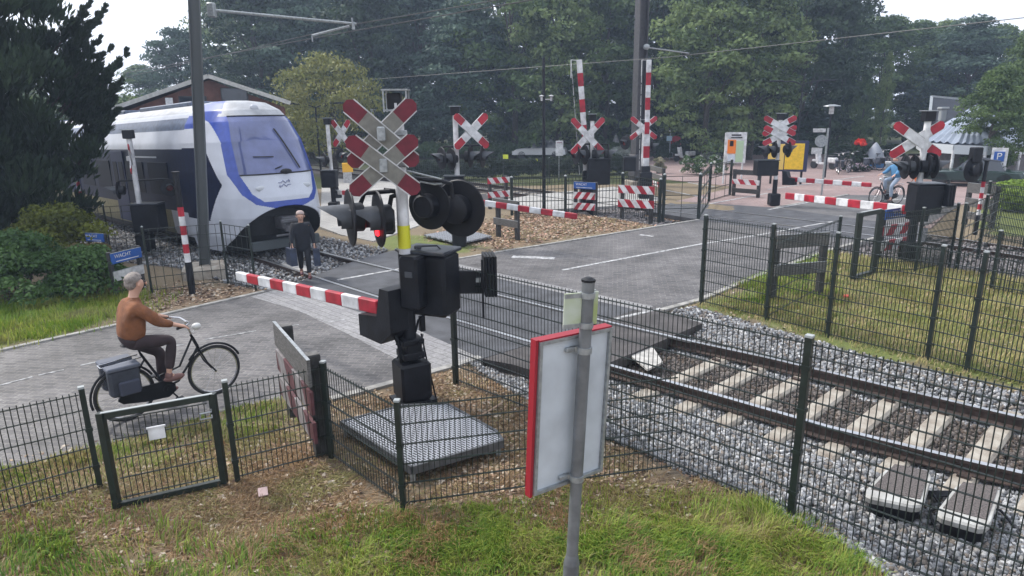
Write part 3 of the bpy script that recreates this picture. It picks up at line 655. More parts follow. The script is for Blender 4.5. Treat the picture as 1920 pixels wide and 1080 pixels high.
barrier('grey slatted board barrier before the dark convertible', (1808, 420), (1858, 428), 1.25, [(1.14, .3, 'grey'), (.7, .26, 'grey'), (.3, .22, 'grey')], over=.02)
barrier('striped barrier with a blue top board on the right verge', (1645, 486), (1704, 474), 1.2, [(1.10, .24, 'blue'), (.70, .26, S), (.34, .24, S)], over=.04, txt='WACHT', nst=5, flip=True)
barrier('plain dark two board barrier on the grass behind the tall fence', (1446, 560), (1535, 552), 1.24, [(1.14, .26, 'grey'), (.58, .22, 'grey')], over=.04)

# ---------------------------------------------------------------- level crossing signals
redl = mat('lit_red_lamp', (1., .02, .03), .3, emit=3.0); redd = mat('dark_red_lens', (.12, .01, .01), .25)
def U(a, s=1.0): return Vector((cos(a)*s, sin(a)*s, 0))
def cross(o, c, ang, sx, sz, w, backside=False, offs=.012):
    """St Andrew's cross; ang = heading of its painted face"""
    n = U(ang); ux = Vector((-n.y, n.x, 0)); cm = xback if backside else white; rm = dred if backside else red
    for k, sg in enumerate((1, -1)):
        a = Vector((sx/2, sz/2*sg)); L = a.length*2; dirv = (ux*a.x+Vector((0, 0, 1))*a.y).normalized(); pv = (ux*(-a.y)+Vector((0, 0, 1))*a.x).normalized()
        cc = Vector(c)+n*(offs if k else -offs); b = MB(); h = L/2; e = w*.30; rl = L*.245; t = .022
        b.mati(0).prism([(-h+rl, -w/2), (h-rl, -w/2), (h-rl, w/2), (-h+rl, w/2)], cc, dirv, pv, t)
        b.mati(1).prism([(h-rl, -w/2), (h-e, -w/2), (h, -w/2+e), (h, w/2-e), (h-e, w/2), (h-rl, w/2)], cc, dirv, pv, t)
        b.mati(1).prism([(-h+rl, w/2), (-h+e, w/2), (-h, w/2-e), (-h, -w/2+e), (-h+e, -w/2), (-h+rl, -w/2)], cc, dirv, pv, t)
        b.mati(2)
        for sv in (-1, 1): b.prism([(-h+e, -.006), (h-e, -.006), (h-e, .006), (-h+e, .006)], cc+pv*sv*(w/2+.004), dirv, pv, t*1.3)
        b.build('cross_arm', [cm, rm, owhite], o)
    b = MB().bbox(Vector(c)-n*.06, (.1, .16, .12), .01, ang); b.build('cross_bracket', owhite, o)
def lamp(o, c, ang, r, hood=.3, lit=None, tilt=0):
    n = U(ang); n = (n+Vector((0, 0, -tilt))).normalized(); c = Vector(c)
    disc = MB().lathe([(r*.97, -.012), (r, 0), (r*.97, .012)], c, n, 28).build('signal_disc', black, o, smooth=True)
    MB().lathe([(r*.42, -.16), (r*.5, -.14), (r*.5, -.014)], c, n, 18).build('lamp_housing', black, disc, smooth=True)
    s = Vector((-n.y, n.x, 0)).normalized(); up = n.cross(s); up = up if up.z > 0 else -up; rr = r*.48; b = MB(); N = 14; A = []; B = []
    for i in range(N+1):
        t = -.25*pi+1.5*pi*i/N; q = s*cos(t)*rr+up*sin(t)*rr; ln = hood*(.35+.65*max(0, sin(t)))
        A.append(c+q+n*.013); B.append(c+q*.95+n*ln)
    vs = A+B; fs = [(i, i+1, N+2+i, N+1+i) for i in range(N)]
    b.add(vs, fs); A2 = [v-(v-c).normalized()*.012 for v in vs]; b.add(A2, [f[::-1] for f in fs]); b.build('hood', dgrey, disc, smooth=True)
    MB().lathe([(rr*.8, .013), (rr*.74, .03), (rr*.4, .045)], c, n, 16).build('lens', redl if lit else redd, disc, smooth=True)
    return disc
def arm(o, p0, p1, drop, name='lamp_arm', r=.025, m=None):
    p0, p1 = Vector(p0), Vector(p1); d = (p1-p0).normalized(); b = MB()
    b.path([p0, p1-d*.08, p1-d*.02-Vector((0, 0, .02)), p1-Vector((0, 0, .08)), p1-Vector((0, 0, drop))], r, 8); return b.build(name, m or black, o, smooth=True)
def pole(o, h, r=.075, m=white, zb=0.0, cap=True, mb=black, n=14, z1=None):
    MB().tube((0, 0, zb), (0, 0, h-.18), r, n=n).build('pole', m, o, smooth=True)
    if cap:
        b = MB().bbox((0, 0, h-.11), (.25, .2, .2), .015, .3); b.mati(1).box((0, 0, h), (.3, .25, .015), .3); b.build('bell_housing', [mb, galv], o)
def boom(o, p0, p1, h0=.16, h1=.11, n=11, t=.06, start=0, glow=True):
    p0, p1 = Vector(p0), Vector(p1); b = MB(); d = p1-p0; dn = d.normalized(); q = dn.orthogonal()
    for i in range(n):
        a, c = i/n, (i+1)/n; hh = h0+(h1-h0)*(a+c)/2; b.mati((i+start) % 2)
        s, e = p0+d*a, p0+d*c; up = Vector((0, 0, 1)) if abs(dn.z) < .8 else Vector((1, 0, 0))
        b.beam(s, e, t, hh, up, b=.012)
        b.mati(2)
        for zz in (-.18, .18):
            pass
    b.build('boom', [red, white], o)
def machine(o, c, s, ang, weight_dir, wlen=.9, boom_dir=None):
    c = Vector(c); wd = Vector(weight_dir).normalized(); n = U(ang); sd_ = Vector((-n.y, n.x, 0))
    b = MB().bbox(c, s, .035, ang); b.build('drive_housing', black, o)
    b = MB().bbox(c+Vector((0, 0, s[2]/2+.02)), (s[0]*1.04, s[1]*1.04, .04), .012, ang); b.path([c+Vector((0, 0, s[2]/2+.04))-n*.1, c+Vector((0, 0, s[2]/2+.09)), c+Vector((0, 0, s[2]/2+.04))+n*.1], .012, 6); b.build('lid', mat('black_lid', (.03, .033, .042), .35, nz=.3), o)
    return b

# main signal beside the road, nearest the camera
def V3(x, y, z=0): return Vector((x, y, z))
B0 = P(775, 752); main = thing('crossing_signal', 'tallest crossing signal in the foreground with two stacked crosses, lamps and a lowered boom', 'crossing signal', B0, 0, 'level crossing signals')
def at_depth(px, py, dz=0.0, dist=None):     # point on the bearing at the signal's own distance
    return AT(px, py, (B0.xy.length if dist is None else dist)+dz)-B0
MB().tube((0, 0, 1.9), (0, 0, 3.72), .072, n=20).build('pole', white, main, smooth=True)
b = MB().tube((0, 0, 2.02), (0, 0, 2.3), .0765, n=20); b.build('yellow_band', mat('yellow_sticker', (.62, .6, .03), .5), main, smooth=True)
MB().tube((0, 0, .3), (0, 0, 1.95), .085, n=20).build('lower_pole', black, main, smooth=True)
b = MB().bbox((0, 0, .32), (.40, .40, .50), .03, .5); b.box((0, 0, .03), (.5, .42, .05), .5); b.build('base_cover', black, main)
b = MB(); b.bbox((0, 0, .66), (.28, .3, .09), .01, .5); b.bbox((0, 0, .84), (.28, .3, .07), .01, .5); b.bbox((.02, 0, .75), (.2, .22, .16), .01, .5)
for sx in (-.14, .14):
    for zz in (.66, .84): b.tube((sx, -.17, zz), (sx, .19, zz), .012, n=6)
b.bbox((.15, .1, 1.02), (.07, .07, .2), .008, .5); b.build('clamp', black, main)
b = MB(); b.box((-.02, .06, 3.78), (.01, .01, .01))
b = MB(); hb = [(-.13, -.1), (.13, -.1), (.13, .1), (-.13, .1)]
for x, y in hb: b.beam((x, y, 3.62), (x, y, 3.86), .018, .018)
b.box((0, 0, 3.865), (.30, .24, .016)); b.box((0, 0, 3.64), (.26, .2, .02)); b.mati(1).bbox((-.02, 0, 3.74), (.16, .14, .18), .01); b.build('bell_housing', [galv, black], main)
ca = -pi/2+.10
cL = at_depth(718, 250); cL2 = at_depth(722, 308)
nn = U(ca)
cross(main, cL+nn*.16, ca, .77, .70, .175, backside=True); cross(main, cL2+nn*.22, ca, .77, .62, .175, backside=True)
b = MB()
for cc in (cL, cL2): b.beam(cc+nn*.10, Vector((0, 0, cc.z)), .05, .05); b.bbox(Vector((0, 0, cc.z)), (.2, .2, .06), .01, ca); b.bbox(cc+nn*.24+Vector((0, 0, 0)), (.05, .09, .16), .02, ca)
b.build('cross_carrier', galv, main)
qa = RANG                                       # along the road
lf = qa+pi                                      # lamps for traffic coming along the road from the left
for (x, y, lit) in ((657, 408, None), (710, 411, 1)):
    c = at_depth(x, y, -.05); dsc = lamp(main, c, lf-.22, .34, .38, lit=None)
    if lit: n_ = U(lf-.22); MB().bbox(c+n_*.03-Vector((0, 0, .15)), (.03, .10, .09), .01, lf-.22).build('lit_lamp', redl, dsc)
hd = at_depth(700, 362); hd2 = at_depth(752, 362)
b = MB().path([Vector((0, 0, hd.z)), Vector((-.2, -.02, hd.z+.03)), Vector((hd.x+.2, hd.y, hd.z+.02)), Vector((hd.x-.1, hd.y, hd.z)), Vector((hd.x-.16, hd.y, hd.z-.12))], .028, 8)
b.path([Vector((0, 0, hd.z-.02)), Vector((-.12, -.02, hd.z-.05)), Vector((-.16, 0, hd.z-.2)), Vector((-.17, 0, hd.z-.34))], .03, 8)
b.bbox((-.17, 0, hd.z-.35), (.13, .13, .3), .02); b.build('lamp_arm', black, main, smooth=True)
for (x, y, r) in ((805, 385, .30), (862, 391, .355)):
    c = at_depth(x, y, .1); lamp(main, c, pi/2-.45, r, .3)
hr = at_depth(845, 338)
b = MB().path([Vector((0, 0, hr.z)), Vector((hr.x*.3, .03, hr.z+.03)), Vector((hr.x-.12, .06, hr.z)), Vector((hr.x, .06, hr.z-.04)), Vector((hr.x+.02, .06, hr.z-.22))], .026, 8)
b.path([Vector((.2, .03, hr.z+.02)), Vector((.24, .04, hr.z-.2))], .024, 8); b.build('lamp_arm', black, main, smooth=True)
for z, y0 in ((hr.z+.22, 0), (hr.z+.12, 0)): pass
b = MB(); e0 = at_depth(778, 318); e1 = at_depth(828, 336)
b.path([Vector((0.04, 0, e0.z)), Vector((e1.x, .05, e1.z))], .012, 6); b.path([Vector((.04, 0, e0.z-.1)), Vector((e1.x-.08, .05, e1.z-.06)), Vector((e1.x, .05, e1.z-.05))], .012, 6); b.build('stay_rod', galv, main)
# drive housing: sits to the right of the pole, boom hub to the left
mc = at_depth(800, 548); hdir = (railB[9]-railB[6]); hdir.z = 0; hdir.normalize(); hang = az(hdir)
b = MB().bbox((mc.x+.05, mc.y+.1, 1.55), (.62, .42, .78), .04, hang+.35); b.build('drive_housing', black, main)
lid = mat('black_lid', (.035, .04, .05), .3, nz=.3)
b = MB().bbox((mc.x+.05, mc.y+.1, 1.965), (.66, .46, .05), .015, hang+.35); b.path([(mc.x-.1, mc.y-.05, 1.98), (mc.x-.08, mc.y, 2.03), (mc.x+.15, mc.y+.02, 2.03), (mc.x+.2, mc.y, 1.98)], .012, 6); b.bbox((mc.x-.08, mc.y-.0, 2.02), (.09, .05, .05), .01); b.build('lid', lid, main)
b = MB().bbox((mc.x-.12, mc.y-.1, 1.62), (.26, .34, .66), .03, hang+.35); b.mati(1).box((mc.x-.17, mc.y-.283, 1.74), (.1, .01, .07), hang+.35); b.build('side_housing', [black, dgrey], main)
tip = P(446, 517, 1.0)-B0; root = Vector((-.30, .02, 1.08)); bd = (tip-root).normalized(); 
hub = [(-.38, -.28), (.08, -.30), (.30, -.12), (.30, .42), (.12, .42), (.02, .05), (-.38, .0)]
bx = Vector((-bd.x, -bd.y, 0)).normalized()
b = MB().prism(hub, root+Vector((0.02, 0, .05))-bx*.02, bx, (0, 0, 1), .30); b.mati(1).box(root-bx*.2+Vector((0, 0, .03)), (.3, .22, .012), az(bx)); b.build('boom_hub', [black, owhite], main)
boom(main, root-bx*.12+Vector((0, 0, .16)), tip+Vector((0, 0, 0)), .18, .145, 10, .08, start=0)
wd = -bd; wd.z = 0; wd.normalize()
wa = at_depth(905, 525)
b = MB().beam(Vector((.1, .12, 1.56)), Vector((wa.x+.1, wa.y+.2, 1.50)), .05, .30, b=.012); b.mati(1).box((wa.x-.06, wa.y+.12, 1.55), (.06, .06, .05)); b.build('weight_arm', [black, galv], main)
b = MB(); 
for k in range(4): b.bbox((wa.x+.02+k*.04, wa.y+.14, 1.62), (.035, .34, .52), .012, hang*0+.15)
b.tube((wa.x-.0, wa.y-.05, 1.1), (wa.x-.0, wa.y-.05, 1.85), .014, n=8); b.build('counterweight', black, main)
b = MB().path([(-.18, -.08, 1.15), (-.17, -.1, .95), (-.12, -.1, .8), (-.1, -.1, .55)], .028, 8); b.path([(.25, .0, 1.2), (.12, .0, 1.1), (.08, -.02, .95)], .015, 6); b.path([(.14, .05, .9), (.2, .05, .5), (.3, 0, .02)], .012, 6); b.build('cable', black, main, smooth=True)

# steel grating platform under the main signal
pl = [P(640, 790, .18), P(772, 876, .18), P(943, 826, .18), P(930, 808, .18), P(838, 757, .18), P(755, 760, .18)]
plat = thing('grating_platform', 'perforated steel platform in front of the tall foreground signal', 'platform', P(790, 850))
L0 = Vector(plat.location)
grate = bpy.data.materials.new('steel_grating'); grate.use_nodes = True; t = grate.node_tree; bs = t.nodes['Principled BSDF']
tc = t.nodes.new('ShaderNodeTexCoord'); mp = t.nodes.new('ShaderNodeMapping'); mp.inputs['Rotation'].default_value = (0, 0, -TANG); br = t.nodes.new('ShaderNodeTexBrick')
br.inputs['Brick Width'].default_value = .075; br.inputs['Row Height'].default_value = .034; br.inputs['Mortar Size'].default_value = .007; br.inputs['Scale'].default_value = 1; br.inputs['Mortar Smooth'].default_value = .1
br.inputs['Color1'].default_value = (.03, .03, .035, 1); br.inputs['Color2'].default_value = (.05, .05, .055, 1); br.inputs['Mortar'].default_value = (.42, .44, .48, 1)
t.links.new(tc.outputs['Object'], mp.inputs[0]); t.links.new(mp.outputs[0], br.inputs['Vector']); t.links.new(br.outputs[0], bs.inputs['Base Color']); bs.inputs['Roughness'].default_value = .45; bs.inputs['Metallic'].default_value = .3
bp = t.nodes.new('ShaderNodeBump'); bp.inputs['Distance'].default_value = .01; t.links.new(br.outputs['Fac'], bp.inputs['Height']); t.links.new(bp.outputs[0], bs.inputs['Normal']); MATS['grate'] = grate
b = MB().slab([tuple((p-L0).xy) for p in pl], .18, .02); b.build('grating', grate, plat)
b = MB()
for a, c in zip(pl, pl[1:]+pl[:1]): b.beam(a-L0-V3(0, 0, .035), c-L0-V3(0, 0, .035), .03, .09)
b.build('edge_frame', mat('dark_galv', (.12, .125, .135), .5, metal=.5, nz=.3), plat)
for p in (pl[0], pl[1], pl[2], pl[4], pl[5]):
    q = p-L0; q = q*.94; MB().box((q.x, q.y, .06), (.05, .05, .2)).build('leg', galv, plat)

# generic smaller signals
def signal(label, base, h, xs, lamps, boxc=None, boomt=None, platf=False, back=False, poly=white, boxs=(.55, .38, .6), grp='level crossing signals', weight=None, boomn=9, bz=1.0, bh=.165, ystart=0, r=.07, lampr=.3, ang=0.):
    B = P(*base); o = thing('crossing_signal', label, 'crossing signal', B, 0, grp); D = B.xy.length
    def q(x, y, dz=0): return AT(x, y, D+dz)-B
    MB().tube((0, 0, .9), (0, 0, h-.15), r, n=14).build('pole', poly, o, smooth=True)
    MB().tube((0, 0, -.05), (0, 0, 1.0), r*1.25, n=14).build('lower_pole', black, o, smooth=True)
    b = MB().bbox((0, 0, .25), (.38, .36, .45), .03); b.build('base_cover', black, o)
    b = MB().bbox((0, 0, h-.13), (.24, .22, .22), .015); b.mati(1).box((0, 0, h-.008), (.3, .26, .02)); b.build('bell_housing', [black, galv], o)
    for (x, y, sx, sz, a, bk) in xs: cross(o, q(x, y, -.12), a, sx, sz, .2, bk); 
    hz = None
    for (x, y, a, lit) in lamps:
        c = q(x, y, -.02); lamp(o, c, a, lampr, .32, lit); hz = c.z+lampr*1.02
        arm(o, (0, 0, hz), (c.x, c.y+.03, hz), lampr*.7)
    if boxc:
        c = q(*boxc); b = MB().bbox(c, boxs, .03, ang); b.build('drive_housing', black, o); b = MB().bbox(c+V3(0, 0, boxs[2]/2+.02), (boxs[0]*1.05, boxs[1]*1.05, .035), .01, ang); b.build('lid', lid, o)
        if weight:
            w = q(*weight); b = MB(); b.beam(c, (w.x, w.y, w.z), .05, .2); 
            for k in range(3): b.bbox((w.x+k*.06, w.y, w.z), (.05, .3, .5), .012)
            b.build('counterweight', black, o)
    if boomt:
        x, y, z, rx, ry = boomt; t_ = P(x, y, z)-B; rt = q(rx, ry)
        b = MB().prism([(-.25, -.2), (.2, -.22), (.25, .3), (.08, .3), (0, .08), (-.25, .05)], rt, ((rt-t_).x, (rt-t_).y, 0), (0, 0, 1), .24); b.build('boom_hub', black, o)
        boom(o, rt, t_, bh, bh*.88, boomn, .08, start=ystart)
    return o
road_back = RANG+pi
signal('crossing signal with a big round lamp cluster above its boom, behind the foreground one', (862, 462), 3.78, [(884, 246, .95, .85, -pi/2+.5, False)],
    [(828, 297, road_back-.1, None), (846, 298, road_back-.1, None), (882, 294, -.2, None), (905, 294, -.2, None)], (852, 352), (1082, 406, 1.0, 890, 378), lampr=.3, boomn=9)
b = MB(); pp = [P(795, 440, .12), P(862, 456, .12), P(922, 442, .12), P(862, 428, .12)]; o = thing('grating_platform', 'far steel platform below the second signal', 'platform', P(862, 442)); L1 = Vector(o.location)
MB().slab([tuple((p-L1).xy) for p in pp], .12, .04).build('grating', grate, o)
for p in pp: MB().box((p-L1).xy.to_3d()*.93+V3(0, 0, .04), (.05, .05, .12)).build('leg', galv, o)
s3 = signal('crossing signal with four hooded lamps under a raised boom, left of the concrete mast', (1108, 398), 3.5, [(1102, 255, 1.15, 1.2, -pi/2+.1, False)],
    [(1080, 290, road_back-.3, None), (1096, 290, road_back-.3, None), (1118, 290, -.1, None), (1141, 290, -.1, None)], (1122, 322), None, lampr=.36, boxs=(.8, .5, .9))
B = P(1108, 398)
def raised(label, base, rootz, topxy, tilt_w=.16):
    Bq = P(*base); o = thing('raised_boom', label, 'boom', Bq, 0, 'raised barrier booms'); D = Bq.xy.length
    r0 = V3(0, 0, rootz); t0 = AT(topxy[0], topxy[1], D-.3)-Bq; d = t0-r0; b = MB(); n = 9
    for i in range(n):
        b.mati(i % 2); b.beam(r0+d*(i/n), r0+d*((i+1)/n), .25 if i < 3 else .19, .07, (0, 1, 0), b=.012)
    b.build('boom', [white, red], o)
    b = MB()
    for k in range(10):
        q = r0+d*(k/10)+V3(-.28, 0, 0); b.beam(q, q+d*.085, .018, .018)
    b.beam(t0+V3(-.28, 0, 0), t0+V3(-.05, 0, -.02), .02, .02); b.beam(t0+V3(-.28, 0, 0), t0+V3(-.28, 0, -.6), .05, .03); b.build('skirt_rods', owhite, o)
    b = MB().bbox((0, .05, .55), (.5, .4, 1.1), .03); b.build('drive_housing', black, o); b = MB().bbox((0, .05, rootz-.1), (.34, .3, .5), .03); b.build('boom_hub', black, o)
    return o
raised('raised red and white boom left of the concrete mast', (1100, 396), 1.35, (1086, 112))
raised('raised red and white boom right behind the concrete mast', (1209, 372), 1.2, (1217, 112))
signal('crossing signal mostly hidden behind the concrete mast', (1203, 362), 3.2, [(1207, 240, 1.2, .9, -pi/2+.2, False)], [(1172, 268, road_back, None), (1222, 275, 0, None)], (1180, 308), None, lampr=.3)
signal('crossing signal with three stacked red ends in front of the yellow poster', (1450, 386), 3.42, [(1462, 236, 1.15, .62, -pi/2-.1, False), (1462, 254, 1.15, .62, -pi/2-.1, False)],
    [(1436, 281, road_back-.6, None), (1452, 281, road_back-.6, None), (1478, 280, 0, None)], (1436, 315), (1634, 347, 1.0, 1480, 336), lampr=.3, boomn=9, boxs=(.8, .5, .55))
signal('right crossing signal with a single cross above a dark machine', (1703, 490), 3.5, [(1720, 262, 1.1, .72, -pi/2-.05, False)],
    [(1697, 313, road_back-.75, None), (1714, 313, road_back-.75, None), (1738, 312, -.2, None), (1752, 312, -.2, None)], (1733, 372), (1474, 367, .95, 1722, 396), weight=(1772, 366), lampr=.28, bh=.22, boomn=11, boxs=(.62, .45, .66))
signal('crossing signal in front of the train side windows, at left', (275, 470), 3.3, [(246, 297, .9, .7, .42, False)], [(222, 357, pi+.3, None), (318, 352, -1.0, None)], (280, 408), None, lampr=.24, boxs=(.75, .5, .75))
signal('crossing signal just right of the train cab', (628, 402), 3.5, [(640, 250, .8, .9, -pi/2-.5, False)], [(608, 300, road_back, None), (638, 292, -.4, None)], (618, 336), (700, 366, 1.0, 630, 360), lampr=.26, boomn=5, ystart=1)
# marker posts
def marker(label, base, top, r=.06, g='striped marker posts'):
    Bq = P(*base); h = HT(Bq, *top); o = thing('marker_post', label, 'marker post', Bq, 0, g)
    b = MB(); b.mati(2).tube((0, 0, 0), (0, 0, h*.27), r*1.15, n=12); z0, z1 = h*.27, h*.72; n = 6
    for i in range(n): b.mati(i % 2).tube((0, 0, z0+(z1-z0)*i/n), (0, 0, z0+(z1-z0)*(i+1)/n), r, n=12, cap=False)
    b.mati(2).tube((0, 0, z1), (0, 0, h-.03), r*.95, n=12); b.mati(2).tube((0, 0, h-.03), (0, 0, h), r*1.3, n=12); b.build('post', [white, red, black], o, smooth=True); return o
marker('black topped red and white marker post beside the square steel mast', (361, 551), (345, 321))
marker('thin red and white marker post at the edge of the dark conifer', (161, 425), (158, 306))
o = marker('red and white marker post under a round black lamp at right', (1828, 440), (1824, 300), .05); q = AT(1825, 318, P(1828, 440).xy.length-.05)-P(1828, 440)
lamp(o, q, pi/2+.3, .36, .25); MB().bbox(q+V3(0, 0, .42), (.25, .25, .4), .02).build('lamp_box', black, o)
# foreground sign seen from behind
SP = P(1069, 1100); sg = thing('sign_post', 'grey round pole carrying the back of a red edged white sign', 'sign', SP)
top = HT(SP, 1100, 527); LEAN = .043
sg.rotation_euler = (Matrix.Rotation(LEAN, 3, SP.xy.normalized().to_3d()).to_euler())
MB().tube((0, 0, -.1), (0, 0, .22), .062, n=20).tube((0, 0, .22), (0, 0, .30), .062, .045, n=20, cap=False).tube((0, 0, .30), (0, 0, top), .045, n=20).build('pole', polegrey, sg, smooth=True)
MB().lathe([(.05, 0), (.05, .015), (.02, .03)], (0, 0, top), n=16).build('pole_cap', black, sg)
DS = SP.xy.length
c0 = AT(1001, 925, DS-.12)-SP; c1 = AT(1128, 860, DS+.30)-SP; t0 = AT(1014, 640, DS-.12)-SP; ux = (c1-c0); ux.z = 0; W_ = ux.length; ux.normalize(); zb = c0.z; zt = t0.z
uz = V3(0, 0, 1); yo = ux.cross(uz).normalized(); yo = yo if yo.dot(SP) > 0 else -yo      # away from the camera
cc = (c0+c1)/2; mid = V3(cc.x, cc.y, (zb+zt)/2); Hh = zt-zb
shift = yo*.075-V3(0, 0, 0)
pm = V3(0, 0, 0)
sgn_back = mat('sign_back', (.50, .54, .58), .45, metal=.1, nz=.16, scale=3)
ctr = V3(mid.x, mid.y, mid.z)-ux*LEAN*mid.z
b = MB().box(ctr, (W_, .004, Hh), az(ux)); b.build('panel', sgn_back, sg)
b = MB()
for s in (-1, 1): b.box(ctr+ux*s*(W_/2-.012)-yo*.012, (.024, .03, Hh), az(ux)); b.box(ctr+uz*s*(Hh/2-.012)-yo*.012, (W_-.05, .03, .024), az(ux))
b.build('frame', galv, sg)
b = MB().box(ctr-ux*(W_/2+.016)+yo*.02, (.024, .06, Hh+.03), az(ux)); b.box(ctr+uz*(Hh/2+.006)+yo*.02, (W_, .075, .012), az(ux)); b.build('red_edge', mat('red_edge', (.27, .010, .022), .45), sg)
b = MB().box(ctr+ux*.11*W_-yo*.01, (.03, .012, Hh*.94), az(ux)); b.build('stiffener', mat('pale_strip', (.55, .57, .6), .5), sg)
for zz in (zt-.10, zb+.07):
    b = MB().tube((0, 0, zz-.022), (0, 0, zz+.022), .055, n=18); e = V3(0, 0, zz); b.beam(e, V3(ctr.x, ctr.y, zz)-ux*.05, .02, .035); b.bbox(V3(ctr.x, ctr.y, zz)-ux*.05-yo*.02, (.1, .03, .035), .005, az(ux)); b.build('clamp', galv, sg)
s0 = AT(1050, 609, DS-.02)-SP; s1 = AT(1112, 590, DS+.1)-SP; s2 = AT(1052, 548, DS-.02)-SP; s0 -= ux*LEAN*s0.z; s1 -= ux*LEAN*s0.z; s2 -= ux*LEAN*s0.z; sx = s1-s0; sx.z = 0; w2 = sx.length; sx.normalize()
b = MB().box(V3((s0.x+s1.x)/2, (s0.y+s1.y)/2, (s0.z+s2.z)/2), (w2, .01, (s2.z-s0.z)), az(sx)); b.build('small_plate', mat('algae_stained_plate', (.46, .50, .42), .5, nz=0, col2=(.30, .36, .14), scale=3.5), sg)
for zz in (s2.z-.02, s0.z+.0): MB().tube((0, 0, zz-.02), (0, 0, zz+.02), .053, n=18).beam((0, 0, zz), V3(s0.x, s0.y, zz), .015, .03).build('clamp', galv, sg)
# ---------------------------------------------------------------- train
hd_ = dirN.copy(); hd_.z = 0; hd_.normalize(); TO = Vector((-5.72, 17.18, 0))+hd_*.12
train = thing('passenger_train', 'white and blue passenger train waiting at the crossing', 'train', TO, az(hd_)); train.rotation_euler = (0, radians(-1.6), az(hd_))
tw = mat('train_white', (.50, .52, .58), .3, nz=.1, scale=2); tb = mat('train_blue', (.035, .07, .33), .3, nz=.15); tn = mat('train_navy_side', (.006, .010, .032), .5, nz=.3, spec=.15)
tg = mat('train_roof_grey', (.34, .35, .37), .5, nz=.25, scale=3); tbk = mat('train_underframe', (.012, .013, .016), .7, nz=.4); tyw = mat('train_lower_panel', (.14, .125, .05), .45, nz=.3)
tws = mat('train_windscreen', (.10, .12, .26), .06, spec=.9, nz=.3, scale=1.5); trb = mat('train_roof_recess', (.10, .13, .20), .5, nz=.3); tgl = mat('train_side_window', (.006, .008, .018), .5, spec=.1)
zk = np.array([.18, .6, 1.1, 1.6, 2.2, 3.0, 3.5, 3.8, 4.0, 4.07, 4.09]); xk = np.array([-.40, -.10, 0, -.07, -.28, -.66, -.98, -1.25, -1.65, -2.2, -2.6])
wk = np.array([1.30, 1.40, 1.43, 1.43, 1.42, 1.34, 1.17, .98, .70, .40, .03])
XB = -3.2
def nose_pt(th, z):
    w = np.interp(z, zk, wk); xn = np.interp(z, zk, xk); s, c = sin(th), cos(th)
    return XB+(xn-XB)*abs(c)**.5, (1 if s > 0 else -1)*w*abs(s)**.72, w
NT, NZ = 260, 270; zs_ = list(np.interp(np.linspace(0, 1, NZ), [0, .9, 1], [.18, 3.95, 4.09])); ths = [pi/2*(-1+2*i/NT) for i in range(NT+1)]
V = []; F = []; MI = []
for j, z in enumerate(zs_):
    for i, th in enumerate(ths):
        x, y, w = nose_pt(th, z); u = abs(y)/max(w, .01)
        a = (abs(y)/1.26)**2.3+(max(z-.1, 0)/1.26)**2.3
        if a < 1 and x > -1.5: x -= .55*min(1, (1-a)*6)
        V.append((x, y, z))
def zone(x, y, z):
    w = np.interp(z, zk, wk); u = abs(y)/w
    if (abs(y)/1.26)**2.3+(max(z-.1, 0)/1.26)**2.3 < 1 and x > -1.6: return 5
    if z > 3.63 and x > -2.9: return 4 if (z < 3.72 and x > -1.6) or u < .8 else 1
    hw = np.interp(z, [1.3, 1.45, 1.7, 2.2, 3.0, 3.63], [.0, .55, .82, .98, .93, .78]); 
    inner = abs(y) < hw-.0 and x > -1.9; band = abs(y) < hw+np.interp(z, [1.2, 1.7, 3.0, 3.7], [.3, .20, .17, .32])
    if z > 1.50 and inner and abs(y) < hw: return 3 if z > 2.18 else 0
    if z > 1.33 and band and x > -2.2: return 1
    if 1.0 < z < 2.88 and x < -1.0 and abs(z-1.94) < .94*min(1, (-x-1.0)/.75): return 2
    if 3.38 < z < 3.72 and x < -2.2: return 1
    return 0
for j in range(NZ-1):
    for i in range(NT):
        a = j*(NT+1)+i; f = (a, a+1, a+NT+2, a+NT+1); F.append(f); c = np.mean([V[q] for q in f], 0); MI.append(zone(*c))
nmesh('cab_shell', V, F, [tw, tb, tn, tws, tg, tbk], parent=train, smooth=True, mi=MI)
# car bodies behind the nose
def car(x0, x1):
    ang = [(-w, z) for z, w in zip(zk[:-1], wk[:-1])]+[(w, z) for z, w in list(zip(zk[:-1], wk[:-1]))[::-1]]
    zz = list(np.linspace(.3, 4.05, 60)); ring = [(-np.interp(z, zk, wk), z) for z in zz]+[(np.interp(z, zk, wk), z) for z in zz[::-1]]
    n = len(ring); xs_ = np.linspace(x0, x1, 50); V = [(x, y, z) for x in xs_ for y, z in ring]; F = []; MI = []
    for i in range(len(xs_)-1):
        for k in range(n):
            F.append((i*n+k, i*n+(k+1) % n, (i+1)*n+(k+1) % n, (i+1)*n+k)); z = (ring[k][1]+ring[(k+1) % n][1])/2; x = (xs_[i]+xs_[i+1])/2
            mi = 0
            if z < .45: mi = 4
            elif z < 1.1: mi = 6 if x < -4.6 else 0
            elif z < 2.85: mi = 2
            elif z < 3.36: mi = 0
            elif z < 3.66: mi = 5
            elif z < 3.8: mi = 0
            else: mi = 3
            MI.append(mi)
    o = nmesh('car_body', V, F, [tw, tb, tn, tg, tbk, trb, tyw], parent=train, smooth=False, mi=MI)
    MB().add([(x0, y, z) for y, z in ring], [tuple(range(n))]).add([(x1, y, z) for y, z in ring], [tuple(range(n))]).build('car_end', tbk, train)
    return o
car(XB, -19.5); car(-20.1, -36)
MB().box((-19.8, 0, 2), (.7, 2.3, 3.2)).build('gangway', tbk, train)
for x in (-5.2, -7.4, -11.0, -13.2, -17.0, -22.5, -25, -29, -31.5):
    for s in (-1, 1):
        b = MB().bbox((x, s*1.425, 2.0), (1.7, .03, .95), .01); b.build('side_window', tgl, train)
